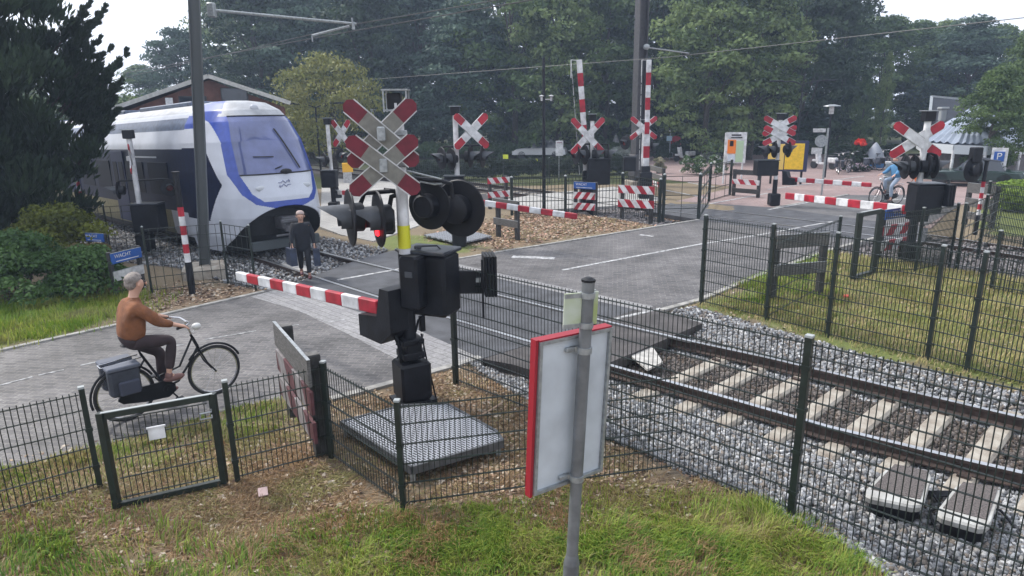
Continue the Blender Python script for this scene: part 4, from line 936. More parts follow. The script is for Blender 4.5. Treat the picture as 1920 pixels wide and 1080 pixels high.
for x in (-9.1, -15.2, -27.0):
    for s in (-1, 1):
        d_ = MB().bbox((x, s*1.43, 1.65), (1.35, .03, 2.3), .01).build('door', mat('train_door', (.012, .02, .07), .5, spec=.2), train)
        MB().box((x-.32, s*1.45, 2.0), (.45, .012, .9)).box((x+.32, s*1.45, 2.0), (.45, .012, .9)).build('door_window', tgl, d_)
for x in (-6.2, -12.5): MB().box((x, -1.445, 2.62), (2.2, .01, .045)).build('white_stripe', tw, train)
for x, l in ((-6.5, 4.6), (-13, 5), (-25, 6)): MB().bbox((x, 0, 4.08), (l, 1.2, .14), .05).build('roof_unit', trb, train)
b = MB(); b.path([(-17, -.3, 4.2), (-16.2, 0, 4.7), (-17.2, 0, 5.25)], .03, 6); b.beam((-17.2, -.7, 5.27), (-17.2, .7, 5.27), .06, .04); b.build('pantograph', tbk, train)
for x in (-3.9, -17.5, -23, -34):
    b = MB().bbox((x, 0, .42), (3.0, 2.1, .4), .05)
    for dx in (-1.1, 1.1): b.lathe([(.38, -1.0), (.42, -.9), (.42, -.7), (.38, -.68)], (x+dx, 0, .42), (0, 1, 0), 18)
    for dx in (-1.1, 1.1): b.lathe([(.38, .68), (.42, .7), (.42, .9), (.38, 1.0)], (x+dx, 0, .42), (0, 1, 0), 18)
    b.build('bogie', tbk, train)
b = MB(); b.bbox((-.32, 0, .92), (.5, .44, .34), .04); b.bbox((-.02, 0, .98), (.12, .6, .10), .03); b.bbox((-.1, 0, .78), (.22, .34, .2), .04); b.tube((-.1, -.42, .62), (-.1, .42, .62), .03, n=8); b.build('coupler', mat('coupler_steel', (.09, .09, .10), .5, nz=.3), train, smooth=True)
b = MB().bbox((-.45, 0, .36), (.12, 1.9, .26), .04); b.build('snow_plough', mat('plough', (.05, .06, .065), .5), train)
def onnose(y, z, dx=.02):
    th = math.asin(min(1, (abs(y)/np.interp(z, zk, wk))**(1/.72)))*(1 if y > 0 else -1); x, yy, w = nose_pt(th, z); return Vector((x+dx, yy, z))
for a, c in (((-.15, 2.30), (.05, 2.36)), ((-.6, 2.62), (-.1, 2.60)), ((.55, 2.28), (.18, 3.30))):
    N = 8; pts = [onnose(a[0]+(c[0]-a[0])*k/N, a[1]+(c[1]-a[1])*k/N, .045) for k in range(N+1)]; MB().path(pts, .014 if a[0] != .55 else .02, 6).build('wiper', tbk, train)
b = MB().path([onnose(-.97+1.94*k/14, 2.18, .012) for k in range(15)], .018, 6); b.build('seal', tbk, train); MB().path([onnose(-.78+1.56*k/12, 3.64, .012) for k in range(13)], .018, 6).build('seal', tbk, train)
b = MB()
p = onnose(.12, 2.22, .03); b.ball(p, (.05, .16, .07), 10, 6); b.build('wiper_housing', tbk, train)
for y in (-.62, .62):
    q = onnose(y, 1.84, .008); b = MB().ball(q, (.02, .13, .07), 12, 6); b.build('headlight', mat('headlight_glass', (.5, .52, .55), .15, spec=.8), train, smooth=True)
q = onnose(-.05, 3.84, .02); MB().ball(q, (.05, .12, .09), 12, 7).build('marker_light', mat('marker_glass', (.45, .46, .5), .2), train, smooth=True)
lg = mat('logo_grey_blue', (.22, .24, .36), .4)
b = MB()      # two interlocking arrow strokes on the nose
for s, z0 in ((1, 1.95), (1, 1.86)):
    pts = [(-.16, 0), (-.08, 0), (-.03, .05), (.03, -.02), (.08, .03), (.16, .03)]
    b.path([onnose(y*1.0, z0+dz, .012) for y, dz in pts], .012, 5)
for (y, dz) in ((.16, 1.98), (-.16, 1.86)): b.path([onnose(y*.8, dz+.035, .012), onnose(y, dz, .012), onnose(y*.8, dz-.035, .012)], .010, 5)
b.build('logo', lg, train)
b = MB().bbox((-1.9, 1.5, 2.35), (.12, .06, .5), .02); b.build('mirror_camera', tbk, train)

# ---------------------------------------------------------------- station building behind the train
D_ = 33.0
pk = AT(392, 146, D_); el = AT(176, 220, D_+.5); er = AT(545, 196, D_-.5)
st = thing('station_building', 'reddish brown station building with a shallow gable roof behind the train', 'building', (pk.x, pk.y, 0))
S0 = Vector(st.location); ux = (er-el); ux.z = 0; Wd = ux.length; ux.normalize(); back = Vector((-ux.y, ux.x, 0)); back = back if back.y > 0 else -back
brickr = mat('red_brown_cladding', (.15, .065, .05), .8, nz=.3, scale=3, bump=.2); roofm = mat('dark_roof_felt', (.04, .042, .045), .8, nz=.3); fas = mat('pale_fascia', (.48, .47, .44), .5, nz=.2)
EL, ER, PK = el-S0, er-S0, pk-S0
o_ = MB(); w = [Vector((EL.x, EL.y, -.2))+ux*.3, Vector((ER.x, ER.y, -.2))-ux*.3]
wl = [w[0], w[1], Vector((w[1].x, w[1].y, ER.z-.1)), Vector((PK.x, PK.y, PK.z-.08)), Vector((w[0].x, w[0].y, EL.z-.1))]
n = 5; o_.add([p for p in wl]+[p+back*2.5 for p in wl], [(4, 3, 2, 1, 0), (5, 6, 7, 8, 9)]+[(i, (i+1) % n, n+(i+1) % n, n+i) for i in range(n)]); wall = o_.build('wall', brickr, st)
b = MB()
for E_, s in ((EL, -1), (ER, 1)):
    a0 = E_-back*.3; a1 = PK-back*.3; e = .12; vs = [a0, a1, a1+back*4, a0+back*4]; vs = vs+[v+V3(0, 0, e) for v in vs]
    b.add(vs, [(0, 1, 2, 3), (7, 6, 5, 4), (0, 4, 5, 1), (1, 5, 6, 2), (2, 6, 7, 3), (3, 7, 4, 0)])
    b.mati(1).beam(a0+V3(0, 0, e/2)-back*.02, a1+V3(0, 0, e/2)-back*.02, .05, .17); b.mati(0)
b.build('roof', [roofm, fas], st)
def onwall(x, y): 
    d = ray(x, y); p0 = w[0]+S0; t = (p0-Vector((0, 0, CAMH))).dot(back)/d.dot(back); return Vector((0, 0, CAMH))+d*t-S0
q = onwall(318, 193); MB().box(q-back*.04, (.28, .04, .42), az(ux)).build('notice', white, st)
for x, y in ((363, 196), (440, 180)):
    q = onwall(x, y); f = MB().box(q-back*.03, (1.1, .06, .7), az(ux)).build('window', roofm, st); MB().box(q-back*.07, (1.0, .03, .6), az(ux)).build('pane', glass, f)

# ---------------------------------------------------------------- masts and overhead line
def mast(label, base, wpx, hgt, m, square=True, foot=True, tapered=1.0, lean=0.):
    B = P(*base); o = thing('overhead_line_mast', label, 'mast', B, 0, 'overhead line masts'); w_ = wpx
    if square:
        b = MB(); b.box((0, 0, hgt/2), (w_*.8, w_*.10, hgt), .35)
        for s in (-1, 1): b.box(Vector((0, 0, hgt/2))+U(.35, s*w_*.45), (w_*.1, w_, hgt), .35)
        b.v = [(x+lean*z, y, z) for x, y, z in b.v]
    else: b = MB().tube((0, 0, 0), (0, 0, hgt), w_/2, w_/2*tapered, n=18)
    b.build('mast_shaft', m, o, smooth=not square)
    if foot: MB().bbox((0, 0, .06), (.9, .9, .4), .05, .35).build('foundation', concrete, o)
    return o, B
mgrey = mat('mast_green_grey', (.085, .095, .10), .55, nz=.25, scale=2, stretch=(1, 1, .2)); mdark = mat('mast_brown_grey', (.05, .048, .052), .6, nz=.25)
o, M1 = mast('tall grey steel mast standing in front of the train cab', (385, 516), .23, 8.2, mgrey, lean=.092)
t1 = AT(397, 19, M1.xy.length+.1)-M1; t2 = AT(668, 45, 18.5)-M1; t3 = AT(585, 67, 18.2)-M1; t4 = AT(655, 49, 18.4)-M1
b = MB().tube(t1, t2, .035, n=8); b.tube(t3, t4, .03, n=8); b.tube(t3, t3-V3(0, 0, .14), .02, n=6); b.tube(t2-V3(.1, 0, .1), t2+V3(-.1, 0, .15), .02, n=6); b.tube(t4+V3(.1, 0, -.08), t4+V3(.1, 0, .1), .04, n=8)
b.bbox(t1, (.16, .16, .3), .02); b.build('cantilever', galv, o, smooth=True)
o, M2 = mast('tall brown grey mast in the middle of the crossing', (1193, 347), .48, 12.5, mdark, square=True)
t1 = AT(1206, 88, M2.xy.length-.2)-M2; t2 = AT(1292, 100, M2.xy.length+1)-M2
b = MB().tube(t1, t2, .03, n=6); b.ball(t1+V3(.15, 0, 0), (.16, .1, .14)); b.build('cantilever', galv, o)
MB().bbox((0, 0, .9), (.62, .62, 1.2), .03, .35).build('mast_sleeve', mdark, o)
o, M3 = mast('slim black lamp mast with two small mushroom lamps', (1020, 392), .14, HT(P(1020, 392), 1018, 108), black, square=False, foot=False, tapered=.7)
q = AT(1030, 181, M3.xy.length)-M3
b = MB()
for s in (-1, 1): b.lathe([(.04, -.15), (.05, 0), (.12, .02), (.02, .06)], (s*.17+.1, 0, q.z), n=10)
b.tube((-.1, 0, q.z-.1), (.3, 0, q.z-.1), .02, n=6); b.build('small_lamp', owhite, o)
wire = mat('overhead_wire', (.05, .05, .05), .5)
def line3(label, pts, r=.012):
    p0 = Vector(pts[0]); o = MB().path([Vector(p)-p0 for p in pts], r, 5).build('overhead_wire', wire); o.location = p0; tag(o, label, 'wire', 'overhead wires'); return o
e2 = M1+(AT(668, 45, 18.5)-M1); e3 = AT(640, 62, 18.3)
line3('overhead wire running from the cantilever arm up out of the frame over the near track', [e2-dirN*60+V3(0, 0, -.6), e2-dirN*20+V3(0, 0, -.45), e2, e2+dirN*12+V3(0, 0, -.1), e2+dirN*20])
line3('lower contact wire hanging under the cantilever arm over the near track', [e3-dirN*60+V3(0, 0, -.3), e3, e3+dirN*20])
f0 = midF[0]; f1 = midF[-1]; Z = 5.6
line3('overhead wire above the farther track', [Vector((f0.x, f0.y, Z+.2)), Vector((M2.x+1, M2.y-1.5, Z+.3)), Vector((f1.x, f1.y, Z))])

# ---------------------------------------------------------------- street lamps and signs
def post_lamp(label, base, topxy, kind='mushroom'):
    B = P(*base); h = HT(B, *topxy); o = thing('street_lamp', label, 'street lamp', B, 0, 'street lamps')
    MB().tube((0, 0, 0), (0, 0, h-.3), .06, .045, n=10).build('pole', black, o, smooth=True)
    if kind == 'mushroom':
        MB().tube((0, 0, h-.45), (0, 0, h-.05), .12, n=12).build('lamp_glass', owhite, o, smooth=True); MB().lathe([(.42, -.04), (.4, 0), (.1, .06)], (0, 0, h-.03), n=16).build('lamp_cap', galv, o, smooth=True)
    else:
        for s in (-1, 1):
            b = MB().path([(0, 0, h-.35), (s*.5, 0, h-.15), (s*1.7, 0, h-.1)], .035, 6); b.bbox((s*1.5, 0, h-.1), (.7, .2, .08), .02); b.build('lamp_arm', black, o)
    return o
post_lamp('white capped street lamp behind the round sign on the square', (1546, 333), (1548, 197))
post_lamp('double armed black street lamp above the yellow poster', (1490, 322), (1492, 148), 'double')
post_lamp('double armed street lamp between the train and the yellow tree', (603, 335), (602, 190), 'double')
post_lamp('small mushroom lamp between the foreground crosses and the yellow tree', (704, 300), (703, 205))
def sign(label, base, topxy, plates, r=.04, m=galv, cat='sign', name='sign_post'):
    B = P(*base); h = HT(B, *topxy); o = thing(name, label, cat, B, -.0)
    MB().tube((0, 0, 0), (0, 0, h), r, n=10).build('pole', m, o, smooth=True); return o, B, h
def plate(o, B, x0, y0, x1, y1, m, name='plate', dz=-.06, th=.03, rnd=False):
    a = AT(x0, y0, B.xy.length+dz)-B; c = AT(x1, y1, B.xy.length+dz)-B; w_ = (c-a).xy.length; hh = a.z-c.z; ct = (a+c)/2; n = -B.xy.normalized().to_3d()
    if rnd: return MB().lathe([(w_/2, -th/2), (w_/2, th/2)], ct, n, 24).build(name, m, o), ct, w_, hh
    return MB().bbox(ct, (w_, th, hh), .006, az(n)+pi/2).build(name, m, o), ct, w_, hh
def viewx(B): n = B.xy.normalized().to_3d(); return Vector((n.y, -n.x, 0))
o, B, h = sign('grey back of a round sign under a small street name plate', (1540, 366), (1540, 240), []); plate(o, B, 1529, 253, 1551, 276, galv, 'round_plate', rnd=True); plate(o, B, 1525, 241, 1548, 248, owhite, 'name_plate'); plate(o, B, 1522, 277, 1541, 289, owhite, 'lower_plate')
o, B, h = sign('white parking sign with a blue letter P before the right trees', (1873, 350), (1873, 277), [], cat='parking sign'); plate(o, B, 1861, 277, 1886, 312, white, 'panel'); pb, ct, w_, hh = plate(o, B, 1865, 284, 1882, 303, blue, 'blue_field', dz=-.1)
plate(o, B, 1861, 313, 1886, 321, white, 'lower_plate')
text_mesh('letter', 'P', hh*.95, white, o, frame(ct-B.xy.normalized().to_3d()*.03, viewx(B), (0, 0, 1)))
plate(o, B, 1866, 306, 1881, 309, black, 'small_print', dz=-.09); plate(o, B, 1864, 316, 1883, 318, black, 'small_print', dz=-.09)
o, B, h = sign('white notice board on a thin pole before the distant fence', (1048, 338), (1048, 262), [], r=.025); plate(o, B, 1042, 264, 1056, 292, white, 'panel'); plate(o, B, 1044, 267, 1054, 268, dred, 'small_print', dz=-.1)
for x, y, yb in ((948, 294, 330), (1003, 302, 332)):
    o, B, h = sign('small yellow plate on a stick '+('left' if x < 1000 else 'right')+' of the slim lamp mast', (x, yb), (x, y-3), [], r=.015); plate(o, B, x-5, y-4, x+5, y+4, mat('yellow_green_plate', (.75, .8, .05), .5), 'plate')
o, B, h = sign('white rectangular sign above the red letter box', (1255, 300), (1255, 230), []); plate(o, B, 1251, 232, 1259, 247, white, 'plate'); plate(o, B, 1250, 255, 1260, 264, mat('pale_blue_plate', (.35, .5, .6), .5), 'plate'); plate(o, B, 1253.5, 235, 1256.5, 244, black, 'symbol', dz=-.12)
o, B, h = sign('thin white sign seen behind the second signal, left', (840, 275), (840, 238), []); plate(o, B, 835, 239, 845, 252, white, 'plate')
o, B, h = sign('narrow blue sign left of the second signal', (809, 275), (809, 240), []); plate(o, B, 806, 241, 812, 256, mat('pale_blue_sign', (.1, .25, .55), .5), 'plate')
# info board
B = P(1379, 345); o = thing('information_board', 'white information board with an orange poster and a green map', 'notice board', B); D = B.xy.length
for x in (1361.5, 1396):
    q = AT(x, 249, D)-B; MB().bbox((q.x, q.y, q.z/2), (.07, .07, q.z), .01).build('post', white, o)
plate(o, B, 1362, 248, 1397, 306, white, 'panel'); plate(o, B, 1365, 262, 1379, 288, mat('orange_poster', (.85, .22, .02), .5), 'poster', dz=-.09); plate(o, B, 1369, 264, 1375, 274, black, 'poster_figure', dz=-.12); plate(o, B, 1381, 264, 1392, 304, mat('green_map', (.42, .55, .36), .5), 'map', dz=-.09); plate(o, B, 1365, 291, 1377, 303, mat('grey_notice', (.55, .6, .66), .5), 'notice', dz=-.09)
plate(o, B, 1372, 252, 1390, 254.5, black, 'heading', dz=-.09); plate(o, B, 1371, 257, 1392, 259, black, 'heading', dz=-.09)
B2 = P(1473, 345); o = thing('poster_board', 'yellow poster in a navy frame behind the three stacked red ends', 'poster board', B2); D = B2.xy.length
plate(o, B2, 1436, 264, 1512, 322, mat('navy_frame', (.015, .02, .07), .5), 'frame', th=.12); plate(o, B2, 1442, 270, 1468, 318, mat('pale_yellow_poster', (.72, .5, .12), .5), 'poster', dz=-.15); plate(o, B2, 1474, 269, 1505, 318, yellow, 'poster', dz=-.15)
for x in (1446, 1503): q = AT(x, 320, D)-B2; MB().box((q.x, q.y, q.z/2), (.08, .08, q.z)).build('leg', black, o)
# letter box
B = P(1267, 296); o = thing('letter_box', 'red letter box on two grey posts', 'letter box', B); D = B.xy.length
a, ct, w_, hh = plate(o, B, 1258, 262, 1277, 273, red, 'box', th=.45, dz=0); MB().lathe([(w_/2, -.22), (w_/2, .22)], ct+V3(0, 0, hh*.3), (B.xy.normalized().to_3d()), 18).build('lid', red, o)
for x in (1260.5, 1273.5): q = AT(x, 273, D)-B; MB().box((q.x, q.y, q.z/2), (.16, .12, q.z)).build('leg', galv, o)
# ticket pole beside the train cab, white shelter sign
B = P(652, 342); o = thing('ticket_machine', 'yellow topped ticket machine right of the train cab', 'ticket machine', B); plate(o, B, 643, 322, 661, 344, owhite, 'body', th=.4, dz=0); plate(o, B, 641, 306, 662, 322, mat('orange_panel', (.8, .42, .02), .5), 'panel', th=.42, dz=0)
# silver cabinet post in front of the distant cyclist
B = P(1667, 380); o = thing('steel_bollard', 'upright silver steel cabinet post before the distant cyclist', 'post', B); plate(o, B, 1661, 306, 1673, 378, galv, 'body', th=.3, dz=0); plate(o, B, 1660, 303, 1674, 307, owhite, 'cap', th=.34, dz=0)

# ---------------------------------------------------------------- equipment in the ballast
def ebox(label, q, z=.11):
    c = [P(x, y, z) for x, y in q]; C0 = sum(c, Vector())/4; c = [C0+(p-C0)*1.12 for p in c]; o = thing('equipment_box', label, 'equipment box', (C0.x, C0.y, -.1), 0, 'trackside equipment boxes'); C0 = Vector(o.location)
    c = [p-C0 for p in c]; ctr = sum(c, Vector())/4
    def rounded(k, zz):
        out = []
        for i in range(4):
            a, p, e = c[i-1], c[i], c[(i+1) % 4]; u1 = (a-p)*.16; u2 = (e-p)*.16
            for v in (p+u1, p+(u1+u2)*.3, p+u2): v = ctr+(v-ctr)*k; out.append((v.x, v.y, zz))
        return out
    zt = z-C0.z; b = MB(); r0, r1, r2 = rounded(.97, zt-.07), rounded(1.0, zt-.02), rounded(.96, zt); n = 12
    b.add(r0+r1+r2, [tuple(range(n-1, -1, -1)), tuple(range(2*n, 3*n))]+[(k*n+i, k*n+(i+1) % n, (k+1)*n+(i+1) % n, (k+1)*n+i) for k in (0, 1) for i in range(n)]); b.build('lid', mat('stained_pale_lid', (.40, .40, .38), .6, nz=.3, scale=7, col2=(.26, .25, .23)), o)
    g = [ctr+(p-ctr)*.80+ (c[0]+c[1]-c[2]-c[3])*.05 for p in c]; MB().slab([(p.x, p.y) for p in g], zt+.006, .01).build('grating', mat('brown_grating', (.1, .085, .08), .8, nz=.6, scale=60), o)
    b = MB(); r0, r1 = rounded(.8, -.18), rounded(.86, zt-.07); b.add(r0+r1, [tuple(range(n-1, -1, -1)), tuple(range(n, 2*n))]+[(i, (i+1) % n, n+(i+1) % n, n+i) for i in range(n)]); b.build('body', black, o)
    for s in (-1, 1): b = MB(); b.path([ctr+V3(s*.2, .1, -.1), ctr+V3(s*.33, .05, -.12), ctr+V3(s*.36, -.12, -.2), ctr+V3(s*.25, -.32, -.26)], .012, 6); b.build('cable', black, o, smooth=True)
    return o
ebox('left one of the two pale trackside boxes with grating lids', [(1672, 873), (1744, 888), (1726, 948), (1621, 926)])
ebox('right one of the two pale trackside boxes with grating lids', [(1800, 907), (1874, 918), (1850, 988), (1757, 962)])
a = P(1745, 930, -.05); b = MB()
for k in range(5): b.path([Vector((0, k*.02, 0)), Vector((.1, -.05+k*.02, .03)), Vector((.22, -.04+k*.02, .02)), Vector((.34, .02+k*.02, 0))], .010, 5)
o = b.build('cable_loop', black, smooth=True); o.location = a; tag(o, 'black cables looped between the two pale boxes', 'cables')
b = MB().slab([tuple((P(x, y, 0)-P(1210, 668, 0)).xy) for x, y in ((1180, 662), (1224, 648), (1243, 676), (1214, 690))], -.02, .03); o = b.build('deflector_plate', mat('pale_steel_plate', (.45, .43, .4), .6, metal=.2, nz=.3)); o.location = P(1210, 668, 0); tag(o, 'pale sloping steel plate between the rails at the edge of the crossing panel', 'plate')
b = MB().slab([tuple((P(x, y, 0)-P(560, 497, 0)).xy) for x, y in ((527, 493), (556, 484), (583, 505), (552, 509))], -.02, .03); o = b.build('deflector_plate', mat('pale_steel_plate', (.45, .43, .4))); o.location = P(560, 497, 0); tag(o, 'pale sloping steel plate between the rails by the walking person', 'plate')
o = MB().bbox((0, 0, 0), (.09, .07, .05), .01).build('litter_cup', mat('red_white_litter', (.7, .12, .08), .6)); o.location = P(1587, 555, .06); tag(o, 'small red and white piece of litter on the olive grass', 'litter')
o = MB().bbox((0, 0, 0), (.09, .12, .012), .004, .4).build('litter_card', mat('pinkish_card', (.5, .36, .33), .7)); o.location = P(493, 922, .05); o.rotation_euler = (.2, .1, 0); tag(o, 'pale pink card lying in the dry grass right of the gate', 'litter')
o = MB().path([(0, 0, 0), (.18, .16, .03), (.3, .3, .05)], .01, 6).build('stick', mat('pale_stick', (.4, .28, .2), .8)); o.location = P(893, 783, .02); tag(o, 'pale stick lying on the leaves right of the steel platform', 'stick')
# ---------------------------------------------------------------- vegetation
def leafmat(name, trans=.3): return attr_mat(name, .6, trans=trans, spec=.2)
leafmat('leaf')
def leaf_cloud(C, R, n, size, cols, flat=.35, seed=1, long_=1.0, shell=.55, updown=.25, droop=None):
    """C (k,3) clump centres, R (k,3) clump radii, n leaves each"""
    g = np.random.default_rng(seed); k = len(C); N = k*n; ci = np.repeat(np.arange(k), n)
    d = g.normal(size=(N, 3)); d /= np.linalg.norm(d, axis=1)[:, None]; d[:, 2] = np.where(d[:, 2] < -updown, -d[:, 2], d[:, 2])
    rr = (shell+(1-shell)*g.uniform(0, 1, N))[:, None]; p = C[ci]+d*R[ci]*rr
    nn_ = d+g.normal(size=(N, 3))*.7; nn_ /= np.linalg.norm(nn_, axis=1)[:, None]
    t = np.cross(nn_, g.normal(size=(N, 3))); t /= np.linalg.norm(t, axis=1)[:, None]; s = np.cross(nn_, t)
    sz = g.uniform(size[0], size[1], N)[:, None]
    if droop is not None: t = t*.35+droop+ d*.5; t /= np.linalg.norm(t, axis=1)[:, None]; s = np.cross(nn_, t); s /= np.linalg.norm(s, axis=1)[:, None]
    V = np.stack([p-t*sz*long_, p-s*sz*.5, p+t*sz*long_, p+s*sz*.5], 1).reshape(-1, 3)
    cc = np.array(cols); w = g.uniform(0, 1, k)[ci]*.7+g.uniform(0, 1, N)*.3; c = cc[0]*(1-w)[:, None]+cc[1]*w[:, None]; c = c*g.uniform(.75, 1.25, N)[:, None]
    return V, np.arange(4*N).reshape(N, 4), np.repeat(c, 4, 0)
def crown_mesh(name, h, r, z0, k, n, size, cols, seed, taper=.55, cr=(.16, .3), **kw):
    g = np.random.default_rng(seed); C = []; R = []
    for i in range(k):
        t = g.uniform(0, 1)**.8; z = z0+(h-z0)*t; env = r*(np.sin(pi*min(1, t*.86+.14))**taper)*g.uniform(.75, 1.08); a = g.uniform(0, 2*pi); q = sqrt(g.uniform(.12, 1)); 
        C.append((cos(a)*env*q, sin(a)*env*q, z)); s = r*g.uniform(*cr); R.append((s*1.25, s*1.25, s*.8))
    C, R = np.array(C), np.array(R); V, F, c = leaf_cloud(C, R, n, size, cols, seed=seed, **kw)
    o = nmesh(name, V, F, MATS['leaf'], col=c); return o, C
def trunk_mesh(h, r, C, seed, nl=7):
    g = random.Random(seed); b = MB(); pts = [Vector((g.uniform(-.1, .1)*i, g.uniform(-.1, .1)*i, h*i/6)) for i in range(7)]; b.path(pts, [r*(1-.13*i) for i in range(7)], 8)
    for i in range(nl):
        e = Vector(C[g.randrange(len(C))]); s = pts[min(5, max(1, int(e.z/h*4)))]; m_ = (s+e)/2+Vector((0, 0, -.4)); b.path([s, m_, e], [r*.4, r*.25, r*.08], 5)
    return b.build('trunk', bark, None, smooth=True)
PROTO = {}
def proto(key, **kw):
    if key not in PROTO:
        cr, C = crown_mesh('crown', **kw); tr = trunk_mesh(kw['h']*.8, kw['r']*.06, C, kw['seed']); PROTO[key] = (cr, tr, [False])
    return PROTO[key]
def tree(label, pos, key, sc=(1, 1, 1), rz=0, group=None, name='broadleaf_tree', cat='tree', z=0, **kw):
    o = thing(name, label, cat, (pos[0], pos[1], z), rz, group); o.scale = sc; cr, tr, used = proto(key, **kw)
    for q in (cr, tr):
        c = q if not used[0] else q.copy()
        if used[0]: SC.collection.objects.link(c)
        c.parent = o
    used[0] = True; return o
DKG = [(.022, .042, .022), (.05, .08, .038)]; MDG = [(.04, .075, .028), (.13, .19, .065)]; LTG = [(.065, .11, .04), (.21, .27, .10)]; YLG = [(.13, .15, .045), (.24, .23, .075)]; BLG = [(.032, .06, .045), (.10, .155, .11)]
K = dict(
 a=dict(h=18, r=5.2, z0=1.5, k=140, n=110, size=(.15, .30), cols=DKG, seed=11),
 b=dict(h=18, r=5.0, z0=1.2, k=140, n=110, size=(.15, .30), cols=MDG, seed=12),
 c=dict(h=17, r=4.6, z0=1.0, k=130, n=110, size=(.13, .26), cols=LTG, seed=13, taper=.8),
 d=dict(h=18, r=5.4, z0=2.0, k=130, n=110, size=(.15, .30), cols=BLG, seed=14),
 y=dict(h=5.4, r=3.6, z0=1.2, k=90, n=90, size=(.07, .14), cols=YLG, seed=15, taper=.5),
 r=dict(h=8.5, r=2.8, z0=1.0, k=110, n=150, size=(.08, .16), cols=MDG, seed=16, taper=.7),
 s=dict(h=5, r=3.4, z0=.2, k=70, n=80, size=(.09, .18), cols=DKG, seed=17, taper=.4),
 t=dict(h=5, r=3.2, z0=.2, k=70, n=80, size=(.08, .16), cols=MDG, seed=18, taper=.4))
def place(label, x, topy, D, key, hk=None, wide=1.0, grp='trees of the wood behind the square', **kw):
    top = AT(x, topy, D); h = top.z+.5; s = h/K[key]['h']; tree(label, top, key, (s*wide*.5+wide*.5, s*wide*.5+wide*.5, s), random.uniform(0, 6.28), grp, **K[key])
def topline(x):
    return float(np.interp(x, [-400, 150, 230, 285, 330, 380, 430, 520, 1500, 1570, 1610, 1640, 1700, 1760, 1830, 1900, 2100], [150, 170, 150, 130, 70, 20, -40, -120, -130, -60, 30, 45, 62, 58, 50, 75, 60]))
marks = ['sky gap', 'station roof', 'first mast']
xs_ = [-250, -110, 30, 160, 262, 330, 400, 470, 545, 620, 700, 780, 860, 935, 1015, 1090, 1165, 1245, 1320, 1400, 1480, 1555, 1610, 1668, 1722, 1775, 1830, 1880, 1935, 2000, 2100]
for i, x in enumerate(xs_):
    D = 78+8*math.sin(i*2.1); key = 'adbdacd'[i % 7] if 600 < x < 1560 else ('bcdbcb'[i % 6] if x > 1580 else 'bdcb'[i % 4])
    place('back row wood tree, about one mast height, %s' % ('above the station roof' if x < 560 else 'behind the crossing' if x < 1580 else 'above the pavilion'), x, topline(x), D, key, wide=.95)
mid = [(470, -30, 62, 'a', 'dark tree just right of the tall steel mast'), (560, 10, 60, 'd', 'blue green tree above the yellow tree'), (680, -60, 60, 'a', 'dark tree above the foreground crosses'), (780, -40, 62, 'd', 'dark tree left of the pale layered tree'), (870, 20, 56, 'd', 'tree with blue green sprays above the second signal'),
 (960, -80, 55, 'b', 'mid green tree behind the slim lamp mast'), (1050, -60, 54, 'c', 'light green tree behind the first raised boom'), (1140, -20, 56, 'b', 'tree between the raised booms'), (1240, -90, 60, 'a', 'dark tree right of the concrete mast'), (1340, -60, 50, 'c', 'large light green tree above the information board'), (1430, -40, 52, 'c', 'light green tree above the double street lamp'),
 (1530, -90, 58, 'a', 'very dark tree behind the white capped lamp'), (1600, -30, 60, 'a', 'dark tree left of the pavilion'), (1668, 118, 57, 'c', 'lower light green tree left of the pavilion roof'), (1625, 150, 57, 'b', 'small tree before the dark trees, left of the pavilion'), (1780, 100, 72, 'b', 'tree right behind the pavilion roof')]
for x, ty, D, key, l in mid: place(l, x, ty, D, key, wide=1.0 if x < 1590 or x > 1700 else .2, grp='larger trees nearer the square')
for i, x in enumerate(range(420, 1600, 68)):
    q = AT(x, 208+12*math.sin(i*1.7), 60+2*math.sin(i*2.3)); h = q.z+.3; key = 'sstss'[i % 5]
    tree('dark shrub in the understorey below the wood', q, key, (1, 1, h/5), i*1.3, 'understorey shrubs', name='shrub', cat='shrub', **K[key])
for i, x in enumerate((-40, 60, 160, 250, 330, 410)):
    q = AT(x, 190, 48); key = 'st'[i % 2]; tree('shrub behind the station building', q, key, (1.2, 1.2, .9), i*1.3, 'shrubs behind the station', name='shrub', cat='shrub', **K[key])
q = AT(612, 122, 43); tree('yellow green round tree right of the train cab', q, 'y', (1.02, 1.02, (q.z)/5.4), .4, None, **K['y'])
q = AT(1880, 132, 39.5); tree('green tree at the right edge before the pavilion', q, 'r', (.6, .6, q.z/8.5), .4, None, **K['r'])
q = AT(1958, 60, 48); tree('second green tree half cut by the right edge', q, 'r', (.75, .75, q.z/8.5), 2.4, None, **K['r'])
# big dark conifer at the left
g = np.random.default_rng(3); C = []; R = []; D = Vector((-15.6, 18.6, 0))
for i in range(560):
    t = g.uniform(0, 1)**.9; z = .4+9.8*t; env = np.interp(t, [0, .12, .35, .6, .8, 1], [2.9, 3.6, 3.8, 3.4, 2.7, 1.8])*g.uniform(.35, 1.0); a = g.uniform(0, 2*pi)
    C.append((cos(a)*env, sin(a)*env, z)); s = g.uniform(.4, .75); R.append((s, s, s*1.2))
TP = []
tips = [(238, 96, 1.9), (224, 116, 1.5), (198, 14, 2.2), (208, 88, 1.7), (230, 150, 1.3), (182, 36, 1.6), (216, 182, 1.2), (208, 212, 1.1), (196, 150, 1.6), (186, 70, 1.8), (224, 204, 1.1), (170, 8, 1.6), (190, 122, 1.4), (212, 140, 1.4), (203, 240, 1.0), (176, 100, 1.5), (190, 30, 1.5), (215, 165, 1.4)]
